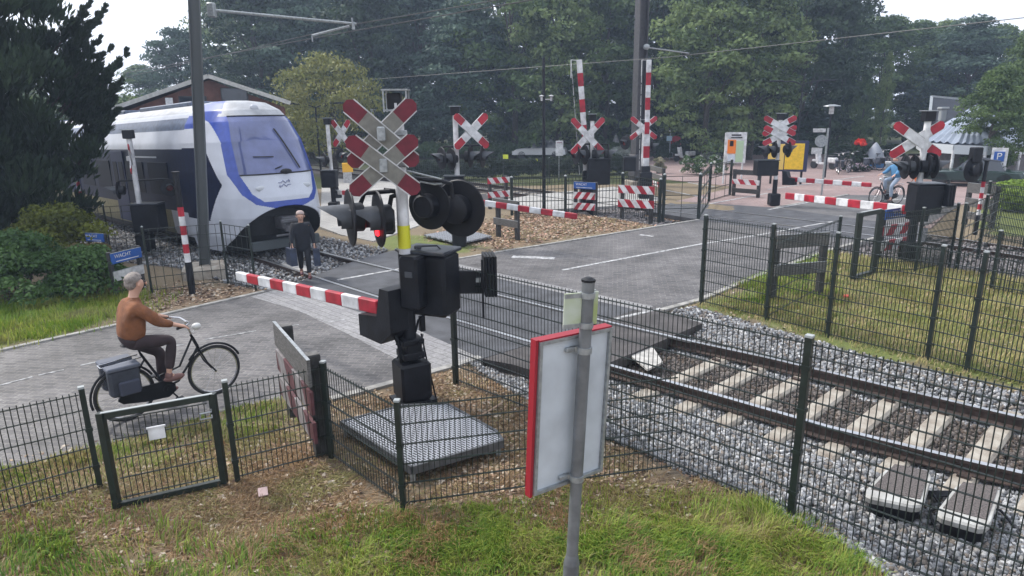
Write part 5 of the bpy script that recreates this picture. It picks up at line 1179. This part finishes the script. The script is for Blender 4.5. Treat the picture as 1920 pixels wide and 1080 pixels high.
for (x, y, ln) in tips:
    q = AT(x, y, D.xy.length-.6)-D; v = Vector((-.72, 0, -.70)); TP.append((q, q+v*ln*1.5))
    for k in range(14):
        f = k/13; p = q+v*ln*f+Vector((g.uniform(-.05, .05), g.uniform(-.05, .05), g.uniform(-.05, .05)))*(1+2*f); C.append(tuple(p)); s = .05+.20*f**.9; R.append((s, s, s*1.25))
C, R = np.array(C), np.array(R); big = R[:, 0] > .3
V, F, c = leaf_cloud(C[big], R[big], 190, (.05, .10), [(.018, .035, .02), (.045, .07, .035)], seed=4, long_=1.8, shell=.3, droop=np.array([.2, 0, .8]))
V2, F2, c2 = leaf_cloud(C[~big], R[~big], 110, (.03, .06), [(.022, .04, .025), (.05, .075, .04)], seed=5, long_=2.0, shell=.1, droop=np.array([.7, 0, .7]))
F = np.concatenate([F, F2+len(V)]); V = np.concatenate([V, V2]); c = np.concatenate([c, c2])
con = thing('conifer_tree', 'huge dark conifer filling the upper left corner', 'tree', D); nmesh('crown', V, F, MATS['leaf'], col=c, parent=con)
b = MB().path([(0, 0, 0), (.1, 0, 4), (0, .1, 9)], [.3, .22, .06], 9)
for i in range(26):
    e = Vector(C[i*7]); b.path([(0, 0, max(.5, e.z-1.2)), (e.x*.5, e.y*.5, e.z-.5), tuple(e)], [.06, .04, .015], 5)
for q, e in TP: b.path([tuple(e), tuple((q+e)/2), tuple(q)], [.045, .02, .008], 5)
b.build('trunk', bark, con)
def bush(label, c, r, n, cols, size=(.03, .07), seed=1, k=40, name='bush', cat='bush', grp=None, box=None, fl=None, stem=True):
    g = np.random.default_rng(seed); c = Vector(c); C = []; R = []
    for i in range(k):
        if box: C.append(((g.uniform(-.5, .5))*box[0], g.uniform(-.5, .5)*box[1], g.uniform(.12, 1)*box[2])); s = r*g.uniform(.7, 1.2); R.append((s, s, s*.8))
        else:
            a = g.uniform(0, 2*pi); el = g.uniform(0, 1)**.7*pi/2; q = g.uniform(.4, .95); C.append((cos(a)*cos(el)*r[0]*q, sin(a)*cos(el)*r[1]*q, sin(el)*r[2]*q*.85+.12*r[2])); s = min(r)*g.uniform(.25, .42); R.append((s, s, s*.8))
    V, F, cc = leaf_cloud(np.array(C), np.array(R), n, size, cols, seed=seed)
    o = thing(name, label, cat, c, box[3] if box and len(box) > 3 else 0, grp); nmesh('foliage', V, F, MATS['leaf'], col=cc, parent=o)
    b = MB()
    for i in range(0, min(k, 24), 2): b.path([(C[i][0]*(.4 if box else .03), C[i][1]*(.4 if box else .03), -.05), (C[i][0]*.7, C[i][1]*.7, C[i][2]*.5), tuple(C[i])], [.02, .014, .006], 4)
    if not box: b.ball((0, 0, 0), (max(r)*.2, max(r)*.2, .08), 8, 5)
    b.build('stems', bark, o)
    if fl:
        V, F, cc = leaf_cloud(np.array(C), np.array(R)*1.08, fl[1], (size[0]*1.2, size[1]*1.2), fl[0], seed=seed+5); nmesh('blossom', V, F, MATS['leaf'], col=cc, parent=o)
    return o
HG = [(.03, .07, .02), (.09, .16, .045)]
bush('broad leaved green bush at the left edge above the grass verge', P(40, 560), (2.1, 1.2, 1.25), 260, HG, (.03, .065), 21, 60)
bush('green bush between the left edge bush and the blue sign', P(165, 548), (1.0, .8, .95), 240, HG, (.03, .06), 22, 40)
bush('yellowish green bush under the dark conifer', P(120, 500), (1.5, 1.2, 1.5), 240, [(.07, .085, .015), (.15, .17, .025)], (.03, .07), 23, 50)
bush('dull brownish bush left of the blue sign barrier', P(185, 530), (.8, .6, 1.0), 200, [(.10, .075, .03), (.17, .14, .06)], (.03, .06), 24, 30)
bush('dark bush beneath the conifer at the far left', P(-60, 470), (2.2, 1.6, 2.2), 240, DKG, (.04, .08), 25, 60)
HB = [(.06, .11, .04), (.13, .19, .08)]
def hedge(label, a, c, h, w, cols, seed, n=120, size=(.04, .09), k=None, fl=None, s=.28):
    A, B = P(*a), P(*c); L = (B-A).length; bush(label, (A+B)/2, s, n, cols, size, seed, k or int(L*12), 'hedge', 'hedge', None, (L, w, h, az(B-A)), fl)
hedge('low clipped hedge with pale blossom in front of the information board', (1283, 328), (1368, 326), .95, .9, HB, 31, fl=([(.4, .4, .4), (.6, .6, .55)], 10))
hedge('long green hedge beyond the square behind the letter box', (1205, 300), (1440, 298), 1.3, .8, DKG, 32, n=90, size=(.06, .12), s=.4)
hedge('low dark hedge directly behind the distant mesh fence', (770, 341), (1192, 325), .95, .6, [(.012, .022, .012), (.04, .06, .03)], 37, n=110, size=(.05, .1), k=300, s=.34)
hedge('green hedge behind the red flowers', (1550, 303), (1700, 300), 1.0, .8, DKG, 33, n=90, size=(.06, .12))
hedge('long rough green hedge before the white car, far left of the square', (690, 300), (1180, 292), 1.0, 1.5, HB, 34, n=110, size=(.08, .16), k=420, s=.5)
hedge('clipped green hedge before the pavilion, behind the convertible', (1760, 318), (1850, 316), .9, .7, HB, 35)
hedge('bright green hedge at the right edge above the dark fence', (1868, 392), (2010, 398), .85, 1.6, [(.14, .22, .03), (.26, .36, .06)], 36, n=160, k=160)
bush('low bush with white blossom left of the concrete mast', P(1160, 300), (1.6, .8, .9), 110, [(.2, .24, .18), (.5, .5, .5)], (.05, .1), 41)
bush('flowering shrub with pale plumes right of the concrete mast', P(1236, 325), (.45, .4, 1.0), 120, [(.2, .2, .12), (.4, .36, .26)], (.04, .08), 42)
bush('pale round shrub behind the white scooter', P(1335, 305), (1.1, .6, .65), 120, [(.16, .2, .15), (.35, .38, .33)], (.04, .08), 43)
bush('large pale shrub before the dark trees right of the raised booms', AT(1262, 250, 58).xy.to_3d(), (2.2, 1.5, 3.2), 120, [(.10, .13, .10), (.2, .24, .2)], (.08, .16), 44)
bush('tall plant with a red flower head on the square', P(1607, 318), (.55, .5, 1.5), 140, DKG, (.05, .1), 45, fl=None)
bush('red flowers on top of the tall plant', P(1607, 318)+V3(0, 0, 1.35), (.38, .32, .42), 80, [(.6, .03, .02), (.8, .08, .06)], (.04, .09), 46, name='flowers', cat='flowers')
bush('low flower tub with white blooms at the foot of the red flowers', P(1607, 322), (1.1, .6, .38), 120, DKG, (.04, .08), 47, fl=([(.5, .5, .6), (.6, .4, .5)], 20))
for i, (x, y) in enumerate(((1880, 500), (1905, 520))): pass
# ---------------------------------------------------------------- pavilion
D = 40.0
def Q(x, y, d=D): return AT(x, y, d)
pv0 = Q(1790, 300); pv = thing('pavilion', 'pavilion with a pleated pale roof and a dark slate roof behind, at right', 'building', (pv0.x, pv0.y, 0)); L0 = Vector(pv.location)
def R3(*p): return [Vector(q)-L0 for q in p]
slate = mat('slate_roof', (.016, .020, .03), .85, nz=.25, scale=2); pale = mat('pale_pleated_roof', (.25, .29, .36), .5, nz=.2, scale=1.2)
apex = Q(1829, 197, D+3)-L0; eav = [Q(x, y, d)-L0 for x, y, d in ((1722, 262, D+3), (1730, 266, D), (1790, 270, D-1.5), (1850, 272, D-1.5), (1915, 272, D+2), (1960, 266, D+8))]
vs = [apex]; fs = []; nr = 0; pts = []
for a, c in zip(eav[:-1], eav[1:]):
    for k in range(9): pts.append(a+(c-a)*k/9+V3(0, 0, .10 if k % 2 else 0))
pts.append(eav[-1]); vs += pts; fs = [(0, i+1, i+2) for i in range(len(pts)-1)]; b = MB(); b.add(vs, fs); b.add([v-V3(0, 0, .15) for v in vs], [f[::-1] for f in fs])
b.build('pleated_roof', pale, pv)
b = MB()
for a, c in zip(eav[:-1], eav[1:]): b.beam(a-V3(0, 0, .25), c-V3(0, 0, .25), .12, .42)
b.build('fascia', mat('fascia_white', (.45, .48, .5), .5), pv)
b = MB()
for a, c in zip(eav[:-1], eav[1:]):
    m0 = a+(apex-a)*.12; m1 = c+(apex-c)*.12; hz_ = a.z-.45; b.beam(Vector((m0.x, m0.y, hz_/2-.1)), Vector((m1.x, m1.y, hz_/2-.1)), .2, hz_+.2)
b.build('wall', [mat('pavilion_wall', (.09, .08, .08), .8, nz=.3), glass], pv)
for e in eav[1:-1]: MB().tube((e.x, e.y, 0), (e.x, e.y, e.z-.3), .07, n=8).build('column', white, pv)
r = [Q(1742, 228, D+6)-L0, Q(1840, 232, D+6)-L0, Q(1842, 190, D+9)-L0, Q(1747, 181, D+9)-L0]; b = MB(); b.add(r+[v+pv0.xy.normalized().to_3d()*4-V3(0, 0, 2.0 if i > 1 else 0) for i, v in enumerate(r)], [(0, 1, 2, 3), (3, 2, 6, 7), (0, 3, 7, 4), (1, 5, 6, 2), (4, 7, 6, 5), (0, 4, 5, 1)]); b.mati(1).beam(r[3], r[2], .15, .15); b.beam(r[0], r[3], .15, .1); b.build('slate_roof', [slate, galv], pv)
c_ = Q(1766, 222, D+5.5)-L0; b = MB().bbox(c_+V3(0, 0, .2), (.3, .3, .7), .04); b.bbox(c_+V3(0, 0, .55), (.45, .45, .14), .03); b.build('chimney', mat('render_grey', (.25, .27, .28), .7), pv)
def parasol(label, base, top, r, m, closed=True):
    B = P(*base); h = HT(B, *top); o = thing('folded_parasol', label, 'parasol', B, 0, 'folded parasols'); MB().tube((0, 0, 0), (0, 0, h), .04, n=8).build('pole', galv, o); MB().lathe([(r*.8, h*.25), (r, h*.4), (r*.75, h*.65), (r*.3, h*.9), (.04, h)], n=14).build('canopy', m, o, smooth=True)
parasol('tall narrow dark folded parasol before the pavilion', (1803, 318), (1802, 234), .42, mat('dark_canvas', (.03, .035, .06), .8))
parasol('squat grey folded parasol right of the red flowers', (1637, 318), (1637, 267), .55, mat('grey_canvas', (.28, .3, .34), .8))
parasol('small white folded parasol behind the signal left of the concrete mast', (1154, 292), (1154, 250), .35, white)

# ---------------------------------------------------------------- vehicles
def wheel(o, c, r, w=.2, axis=(0, 1, 0), name='wheel'):
    wh = MB().lathe([(r*.7, -w/2), (r*.96, -w/2), (r, -w*.35), (r, w*.35), (r*.96, w/2), (r*.7, w/2)], c, axis, 20).build(name, tyre, o, smooth=True); MB().lathe([(r*.68, -w*.48), (r*.68, w*.48)], c, axis, 16).build('rim', galv, wh)
def car_body(label, pos, rz, paint, conv=False, L=4.2, W_=1.72, H=1.42, grp='parked cars'):
    o = thing('parked_car', label, 'car', pos, rz, grp)
    prof = [(-.5, .28), (-.5, .55), (-.47, .68), (-.30, .72), (-.2, .74), (.05, .70), (.28, .68), (.42, .62), (.49, .48), (.5, .28)]   # x as a share of the length, z in metres; nose at +x
    b = MB(); n = len(prof); secs = [(-.5, .9), (-.46, .98), (-.3, 1), (0, 1), (.3, 1), (.46, .98), (.5, .9)]; vs = []
    for s, k in secs: vs += [(x*L*(k if abs(x) > .4 else 1), s*W_, .28+(z*H/1.42*1.15-.28)*(k)) for x, z in prof]
    fs = [(i*n+j, i*n+(j+1) % n, (i+1)*n+(j+1) % n, (i+1)*n+j) for i in range(len(secs)-1) for j in range(n)]+[tuple(range(n)), tuple(range((len(secs)-1)*n+n-1, (len(secs)-1)*n-1, -1))]
    b.add(vs, fs); b.build('body', paint, o, smooth=True)
    z0 = .80*H/1.42; zt = H; g1 = [(-.36 if not conv else -.16, z0), (-.24 if not conv else -.02, zt-.02), (.04, zt), (.2, z0)] if not conv else [(-.30, z0), (-.24, zt-.12), (-.02, zt-.02), (.07, zt-.06), (.18, z0)]
    b = MB(); n = len(g1); vs = [(x*L, s*W_*(.46 if z < z0+.01 else .38), z) for s in (-1, 1) for x, z in g1]; b.add(vs, [tuple(range(n)), tuple(range(2*n-1, n-1, -1))]+[(i, (i+1) % n, n+(i+1) % n, n+i) for i in range(n)]); b.build('cabin_glass', glass, o)
    b = MB(); top_ = [(x, z) for x, z in g1 if z > z0+.1]; b.add([(x*L, s*W_*.385, z+.012) for s in (-1, 1) for x, z in top_], [tuple(range(len(top_)))] if 0 else [(i, i+1, len(top_)+i+1, len(top_)+i) for i in range(len(top_)-1)]); b.build('roof', mat('soft_top', (.03, .035, .05), .9) if conv else paint, o)
    for x in (-.31, .31):
        for s in (-1, 1): wheel(o, (x*L, s*(W_/2-.1), .31), .31)
    for s in (-1, 1): MB().bbox((L*.485, s*W_*.36, .56), (.06, .3, .13), .02).build('headlight', owhite, o); MB().bbox((-L*.49, s*W_*.38, .60), (.05, .26, .14), .02).build('tail_light', redd, o); MB().bbox((.12*L, s*(W_*.5+.03), .85), (.14, .12, .1), .02).build('wing_mirror', paint, o)
    return o
cp = P(1822, 348); car_body('dark green convertible with a dark soft top parked before the pavilion', cp, radians(180-38), mat('dark_green_car_paint', (.012, .03, .026), .25, spec=.7), conv=True, L=3.95, H=1.28)
wp = P(1012, 297); car_body('white car mostly hidden behind the long hedge', wp, radians(170), mat('white_car_paint', (.7, .7, .72), .25), L=4.3, H=1.5)
car_body('dark car under the trees at the right edge', P(1925, 318), radians(160), mat('dark_car_paint', (.02, .022, .026), .25), L=4.2, H=1.45)
def bicycle(label, p, rz, s=1.0, fm=black, bag=True, grp=None, case=True):
    o = thing('bicycle', label, 'bicycle', p, rz, grp); o.scale = (s, s, s); R_ = .345; wb = 1.08
    for x in (0, wb):
        w_ = MB().path([(x+cos(t)*(R_-.02), 0, R_+sin(t)*(R_-.02)) for t in np.linspace(0, 2*pi, 33)[:-1]], .019, 7, closed=True).build('wheel', tyre, o, smooth=True)
        MB().path([(x+cos(t)*(R_-.045), 0, R_+sin(t)*(R_-.045)) for t in np.linspace(0, 2*pi, 33)[:-1]], .011, 6, closed=True).build('rim', chrome, w_, smooth=True)
        b = MB()
        for k in range(18): t = k*2*pi/18; b.beam((x, .02*(-1)**k, R_), (x+cos(t)*(R_-.05), 0, R_+sin(t)*(R_-.05)), .0028, .0028)
        b.tube((x, -.05, R_), (x, .05, R_), .018, n=8); b.build('spokes', chrome, w_)
        a0, a1 = (.15*pi, 1.08*pi) if x == 0 else (.12*pi, .8*pi)
        MB().path([(x+cos(t)*(R_+.022), 0, R_+sin(t)*(R_+.022)) for t in np.linspace(a0, a1, 16)], .016, 6).build('mudguard', fm if x == 0 else black, o)
    bb = (.47, 0, .29); st_ = (.24, 0, .80); hd0 = (.86, 0, .86); hd1 = (.91, 0, .72)
    b = MB().tube(bb, st_, .016, n=8).tube((.27, 0, .72), (0, .06, R_), .010, n=6).tube((.27, 0, .72), (0, -.06, R_), .010, n=6).tube(bb, (0, .06, R_), .010, n=6).tube(bb, (0, -.06, R_), .010, n=6)
    b.path([bb, (.62, 0, .33), (.80, 0, .55), hd1], .016, 8); b.path([(.4, 0, .46), (.66, 0, .52), hd0], .014, 8); b.tube(hd1, hd0, .02, n=8); b.build('frame', fm, o, smooth=True)
    b = MB()
    for sy in (-.06, .06): b.path([(.91, sy*.6, .70), (.98, sy, .50), (1.08, sy, R_)], .011, 6)
    b.tube((.845, 0, .90), (.92, 0, .69), .016, n=8); b.build('fork', fm, o, smooth=True)
    b = MB().tube((.87, 0, .84), (.80, 0, 1.08), .013, n=8); b.path([(.60, -.29, 1.10), (.70, -.28, 1.11), (.80, -.17, 1.10), (.82, 0, 1.08), (.80, .17, 1.10), (.70, .28, 1.11), (.60, .29, 1.10)], .011, 7); b.mati(1)
    for sy in (-.29, .29): b.tube((.60, sy, 1.10), (.71, sy*.97, 1.11), .018, n=8)
    b.build('handlebar', [chrome, black], o, smooth=True)
    MB().tube((.24, 0, .8), (.21, 0, .93), .013, n=8).ball((.17, 0, .955), (.14, .09, .035), 12, 6).ball((.28, 0, .96), (.09, .03, .025), 8, 5).build('saddle', black, o, smooth=True)
    b = MB().ball((.93, 0, .99), (.06, .045, .045), 12, 8); b.tube((.88, 0, .92), (.91, 0, .96), .008, n=6); b.build('headlamp', mat('headlamp_shell', (.6, .6, .58), .3), o, smooth=True)
    if case: MB().prism([(-.10, .30), (-.04, .41), (.30, .40), (.47, .41), (.56, .33), (.56, .24), (.47, .18), (.20, .20), (-.05, .25)], (0, -.055, 0), (1, 0, 0), (0, 0, 1), .03).build('chain_case', black, o)
    b = MB().tube((bb[0], -.09, bb[2]), (bb[0], .09, bb[2]), .02, n=8).beam((.47, -.085, .29), (.56, -.09, .15), .02, .02).beam((.47, .085, .29), (.38, .09, .43), .02, .02); b.mati(0).bbox((.57, -.14, .15), (.09, .09, .02), .005).bbox((.38, .14, .43), (.09, .09, .02), .005); b.lathe([(.06, -.078), (.06, -.07)], (.47, 0, .29), (0, 1, 0), 18); b.build('crank', [black], o)
    b = MB()
    for sy in (-.07, .07): b.tube((-.22, sy, .76), (.22, sy, .78), .007, n=6); b.tube((-.12, sy, .76), (0, sy, R_), .006, n=6)
    b.tube((-.22, -.07, .76), (-.22, .07, .76), .007, n=6); b.build('rack', chrome, o)
    if bag:
        for sy in (-1, 1):
            g_ = MB().bbox((-.02, sy*.15, .57), (.34, .14, .34), .04).build('pannier', mat('pannier_grey', (.035, .04, .055), .7, nz=.3), o)
            MB().bbox((.01, sy*.235, .50), (.22, .05, .17), .02).build('pocket', mat('pannier_dark', (.04, .045, .07), .7), g_); MB().bbox((-.02, sy*.152, .75), (.36, .17, .05), .02).build('flap', mat('pannier_light', (.09, .10, .13), .6), g_)
    return o
A = P(243, 788); Bf = P(380, 747); dv = (Bf-A); s_ = dv.length/1.08
bike = bicycle('black city bicycle with grey pannier bags ridden along the brick road', A, az(dv), 1.0)
bicycle('bicycle ridden by the distant person in blue', P(1680, 383), radians(200), 1.0, bag=False)
# parked bicycles and a scooter on the square
for i, (x, y, a) in enumerate(((1572, 335, 1.2), (1590, 332, 1.5), (1648, 328, 1.9), (1663, 326, 1.4), (1625, 330, 2.2))):
    bicycle(('bicycle parked %s' % ['left of the red flowers', 'just left of the flower tub', 'under the grey folded parasol', 'right of the grey folded parasol', 'beside the blue crate']
        [i]), P(x, y-8), a, 1.0, bag=(i % 2 == 0), grp='bicycles parked on the square', case=False)
o = MB().bbox((0, 0, .35), (.9, .6, .5), .05).build('crate', mat('blue_crate', (.03, .22, .55), .5)); o.location = P(1640, 318); tag(o, 'bright blue crate on the square below the grey parasol', 'crate')
def scooter(label, p, rz):
    o = thing('scooter', label, 'scooter', p, rz, 'parked scooters'); wheel(o, (0, 0, .23), .23, .1); wheel(o, (1.25, 0, .23), .23, .1)
    b = MB().bbox((.1, 0, .55), (.75, .3, .35), .1).bbox((.62, 0, .32), (.5, .3, .12), .04); b.prism([(.86, .3), (1.0, .35), (1.12, 1.0), (1.0, 1.05), (.88, .5)], (0, 0, 0), (1, 0, 0), (0, 0, 1), .36); b.bbox((1.22, 0, .48), (.3, .16, .14), .05); b.build('body', white, o)
    MB().bbox((.15, 0, .78), (.65, .28, .12), .05).build('seat', black, o); MB().path([(1.0, -.33, 1.12), (1.05, 0, 1.05), (1.0, .33, 1.12)], .02, 6).bbox((1.08, 0, 1.08), (.14, .2, .14), .04).build('handlebar', black, o)
scooter('white scooter right of the red letter box', P(1296, 302), radians(200)); scooter('dark seated scooter left of the tall plant', P(1560, 318), radians(120))
# ---------------------------------------------------------------- people
def skinmesh(name, verts, edges, radii, m, parent, sub=2, root=0):
    me = bpy.data.meshes.new(name); me.from_pydata([tuple(v) for v in verts], edges, []); ob = bpy.data.objects.new(name+'_t', me); SC.collection.objects.link(ob)
    md = ob.modifiers.new('s', 'SKIN'); md.use_smooth_shade = True; md2 = ob.modifiers.new('u', 'SUBSURF'); md2.levels = sub; md2.render_levels = sub
    for i, sv in enumerate(me.skin_vertices[0].data):
        r = radii[i]; sv.radius = r if isinstance(r, tuple) else (r, r); sv.use_root = (i == root)
    bpy.context.view_layer.update(); e = bpy.data.meshes.new_from_object(ob.evaluated_get(bpy.context.evaluated_depsgraph_get())); bpy.data.objects.remove(ob)
    e.name = name; e.materials.clear(); e.materials.append(m); e.polygons.foreach_set('material_index', [0]*len(e.polygons)); o = bpy.data.objects.new(name, e); SC.collection.objects.link(o); o.parent = parent
    for p in e.polygons: p.use_smooth = True
    return o
def human(label, pos, rz, J, cloth, trous, shoe, hairc, grp=None, s=1.0, coat=False, face=1, skirt=False):
    """J: joints in metres, local frame, x = facing"""
    o = thing('person', label, 'person', pos, rz, grp); o.scale = (s, s, s)
    pel, chest, neck, head = map(Vector, (J['pelvis'], J['chest'], J['neck'], J['head'])); vs = []; es = []; rs = []
    def add(p, r, par=None):
        vs.append(Vector(p)); rs.append(r)
        if par is not None: es.append((par, len(vs)-1))
        return len(vs)-1
    ip = add(pel, (.11, .09)); iw = add((pel+chest)/2, (.10, .08), ip); ic = add(chest, (.11, .08), iw); inn = add(neck, .055, ic); ih0 = add(neck*.45+head*.55, .07, inn); ih = add(head, (.085, .10), ih0); add(head+Vector((-.005, 0, .075)), .075, ih)
    fdir = Vector(J.get('look', (1, 0, 0))).normalized()
    for sd_ in ('l', 'r'):
        sh, el, wr = map(Vector, (J['sh'+sd_], J['el'+sd_], J['wr'+sd_])); a = add(sh*.93+chest*.07, .045, ic); b_ = add((sh+el)/2, .038, a); c_ = add(el, .034, b_); d_ = add((el+wr)/2, .032, c_); w_ = add(wr, .027, d_)
        hd = (wr-el).normalized(); side = hd.cross(Vector((0, 0, 1))); side = side.normalized() if side.length > .1 else Vector((0, 1, 0)); pm_ = add(wr+hd*.05, (.032, .022), w_); pe = add(wr+hd*.085, (.034, .02), pm_)
        dn = Vector(J.get('curl', (0, 0, -1)))
        for k, (f, L_) in enumerate(zip((-.027, -.009, .009, .027), (.065, .075, .07, .055))):
            f1 = add(wr+hd*(.10+L_*.4)+side*f+dn*.008, .0085, pe); f2 = add(wr+hd*(.10+L_*.75)+side*f+dn*(L_*.4), .0075, f1)
        t1 = add(wr+hd*.06+side*-.045+dn*.01, .010, pm_); add(wr+hd*.095+side*-.055+dn*.03, .008, t1)
        hp, kn, an = map(Vector, (J['hp'+sd_], J['kn'+sd_], J['an'+sd_])); a = add(hp, .07, ip); b_ = add((hp+kn)/2, .055, a); c_ = add(kn, .045, b_); d_ = add(kn*.6+an*.4, .042, c_); e_ = add(an, .035, d_); ft = Vector(J.get('ft'+sd_, (1, 0, 0))); f_ = add(an+ft*.06-Vector((0, 0, .045)), .035, e_); add(an+ft*.15-Vector((0, 0, .06)), .03, f_)
    skinmesh('body', vs, es, rs, skin, o, 2)
    # face features
    up = Vector((0, 0, 1)); sdv = up.cross(fdir).normalized(); b = MB().ball(head+fdir*.105+up*.005, (.014, .014, .02), 8, 6); 
    for q in (-1, 1): b.ball(head+sdv*q*.098+up*.005, (.02, .012, .03), 8, 6)
    b.build('nose_and_ears', skin, o, smooth=True); b = MB()
    for q in (-1, 1): b.ball(head+fdir*.088+sdv*q*.034+up*.03, .011, 8, 6)
    b.ball(head+fdir*.09-up*.045, (.01, .024, .006), 8, 5); b.build('eyes_and_mouth', mat('dark_eye', (.03, .02, .02), .4), o, smooth=True)
    b = MB(); vs2 = []
    hc = head+Vector((0, 0, .04))-fdir*.02; b.lathe([(.096, .0), (.100, .03), (.09, .07), (.06, .095), (.01, .105)], hc, (up-fdir*.5), 18); b.ball(hc-fdir*.04-up*.03, (.075, .085, .085), 12, 8); b.build('hair', hairc, o, smooth=True)
    # jacket
    vs, es, rs = [], [], []
    k = 1.0; i0 = add(pel+Vector((0, 0, -.05 if not coat else -.25)), (.20, .17) if not coat else (.21, .18)); i1 = add(pel*.6+chest*.4, (.20, .165), i0); i2 = add(chest, (.22, .18), i1); i3 = add(chest*.4+neck*.6, .10, i2); add(neck-Vector((0, 0, .005)), .068, i3)
    for sd_ in ('l', 'r'):
        sh, el, wr = map(Vector, (J['sh'+sd_], J['el'+sd_], J['wr'+sd_])); a = add(sh-Vector((0, 0, .02)), .088, i2); b_ = add((sh+el)/2, .078, a); c_ = add(el, .068, b_); d_ = add((el+wr)/2, .052, c_); add(wr-(wr-el).normalized()*.02, .042, d_)
    skinmesh('jacket', vs, es, rs, cloth, o, 2)
    vs, es, rs = [], [], []
    i0 = add(pel+Vector((0, 0, .06)), (.15, .13)); i1 = add(pel-Vector((0, 0, .03)), (.16, .13), i0)
    for sd_ in ('l', 'r'):
        hp, kn, an = map(Vector, (J['hp'+sd_], J['kn'+sd_], J['an'+sd_])); a = add(hp, .098, i1); b_ = add((hp+kn)/2, .086, a); c_ = add(kn, .072, b_); d_ = add((an+kn)/2, .066, c_); add(an+(kn-an).normalized()*.06, .056, d_)
    skinmesh('trousers', vs, es, rs, trous, o, 2)
    for sd_ in ('l', 'r'):
        an = Vector(J['an'+sd_]); ft = Vector(J.get('ft'+sd_, (1, 0, 0))).normalized(); b = MB().ball(an+ft*.055-Vector((0, 0, .05)), (.13, .048, .045), 12, 7).ball(an-Vector((0, 0, .02)), (.05, .045, .06), 10, 6); b.build('shoe', shoe, o, smooth=True)
    return o
jb = mat('brown_jacket', (.20, .075, .03), .85, nz=.3, bump=.5, bscale=25); tr_b = mat('dark_brown_trousers', (.035, .022, .025), .85, nz=.3); grey_h = mat('grey_hair', (.22, .19, .17), .8, nz=.4, scale=30); sh_b = mat('brown_shoe', (.16, .08, .07), .6)
R1 = dict(pelvis=(.16, 0, 1.02), chest=(.23, 0, 1.36), neck=(.27, 0, 1.54), head=(.32, 0, 1.67), look=(1, 0, -.1), shl=(.24, .18, 1.44), shr=(.24, -.18, 1.44), ell=(.42, .25, 1.22), elr=(.42, -.25, 1.22), wrl=(.60, .28, 1.15), wrr=(.60, -.28, 1.15),
    hpl=(.18, .09, .98), hpr=(.18, -.09, .98), knl=(.55, .11, .93), knr=(.50, -.12, .76), anl=(.36, .13, .53), anr=(.54, -.13, .27), ftl=(1, 0, 0), ftr=(1, 0, -.15))
R1.update(knr=(.58, -.12, .93), anr=(.48, -.14, .50), knl=(.50, .12, .72), anl=(.47, .14, .24))
human('person in a rust brown jacket and dark trousers riding a bicycle', A, az(dv), R1, jb, tr_b, sh_b, grey_h)
bike_crank = [c for c in bike.children if c.name.startswith('crank')][0]
R2 = dict(R1); human('distant person in a blue jacket cycling toward the left', P(1680, 383), radians(200), R2, mat('blue_jacket', (.07, .2, .36), .8), mat('pale_trousers', (.25, .3, .38), .8), sh_b, grey_h)
# walker crossing in front of the train with two dark bags
W1 = dict(pelvis=(0, 0, .92), chest=(.03, 0, 1.28), neck=(.05, 0, 1.46), head=(.10, 0, 1.58), look=(1, 0, -.35), shl=(.03, .17, 1.38), shr=(.03, -.17, 1.38), ell=(.02, .25, 1.10), elr=(.10, -.25, 1.10), wrl=(.10, .27, .86), wrr=(.20, -.27, .90),
    hpl=(0, .09, .88), hpr=(0, -.09, .88), knl=(.16, .09, .50), knr=(-.04, -.09, .47), anl=(.10, .09, .09), anr=(-.28, -.09, .16), ftr=(1, 0, -.6))
dk = mat('dark_coat', (.009, .011, .018), .85, nz=.4); WP = P(574, 521); wa_ = az(-U(RANG))+pi
human('person in a dark coat walking over the rails in front of the train, carrying bags', WP, -1.25, W1, dk, mat('black_trousers', (.015, .016, .022), .85), mat('dark_red_shoe', (.10, .02, .03), .6), mat('light_hair', (.42, .33, .30), .8), coat=True, s=.90)
Mw = Matrix.Rotation(-1.25, 3, 'Z')
for i, (loc, l) in enumerate((((.12, .30, .60), 'left'), ((.22, -.30, .66), 'right'))):
    q = WP+Mw @ (Vector(loc)*.9); o = thing('shopping_bag', 'dark bag in the '+l+' hand of the person walking before the train', 'bag', q, -1.25+.3*i)
    MB().prism([(-.19, -.22), (.19, -.22), (.15, .16), (-.15, .16)], (0, 0, 0), (1, 0, 0), (0, 0, 1), .14).build('bag_body', mat('dark_blue_bag', (.02, .03, .06), .5, nz=.4), o)
    MB().path([(-.08, 0, .14), (-.06, 0, .26), (0, 0, .3), (.06, 0, .26), (.08, 0, .14)], .012, 6).build('handle', black, o)
W2_ = dict(W1); human('person in an orange jacket standing behind the right crossing machine', P(1716, 384), 2.6, W2_, mat('orange_jacket', (.7, .16, .04), .8), dk, sh_b, mat('brown_hair', (.06, .03, .02), .8))

# ---------------------------------------------------------------- air
hz = bpy.data.materials.new('haze'); hz.use_nodes = True; t = hz.node_tree; t.nodes.clear(); o_ = t.nodes.new('ShaderNodeOutputMaterial'); v = t.nodes.new('ShaderNodeVolumePrincipled')
v.inputs['Color'].default_value = (.62, .76, 1.0, 1); v.inputs['Density'].default_value = .0014; v.inputs['Anisotropy'].default_value = .2; t.links.new(v.outputs[0], o_.inputs['Volume'])
b = MB().box((0, 60, 12.5), (460, 400, 30)); o = b.build('haze', hz); tag(o, kind='stuff')
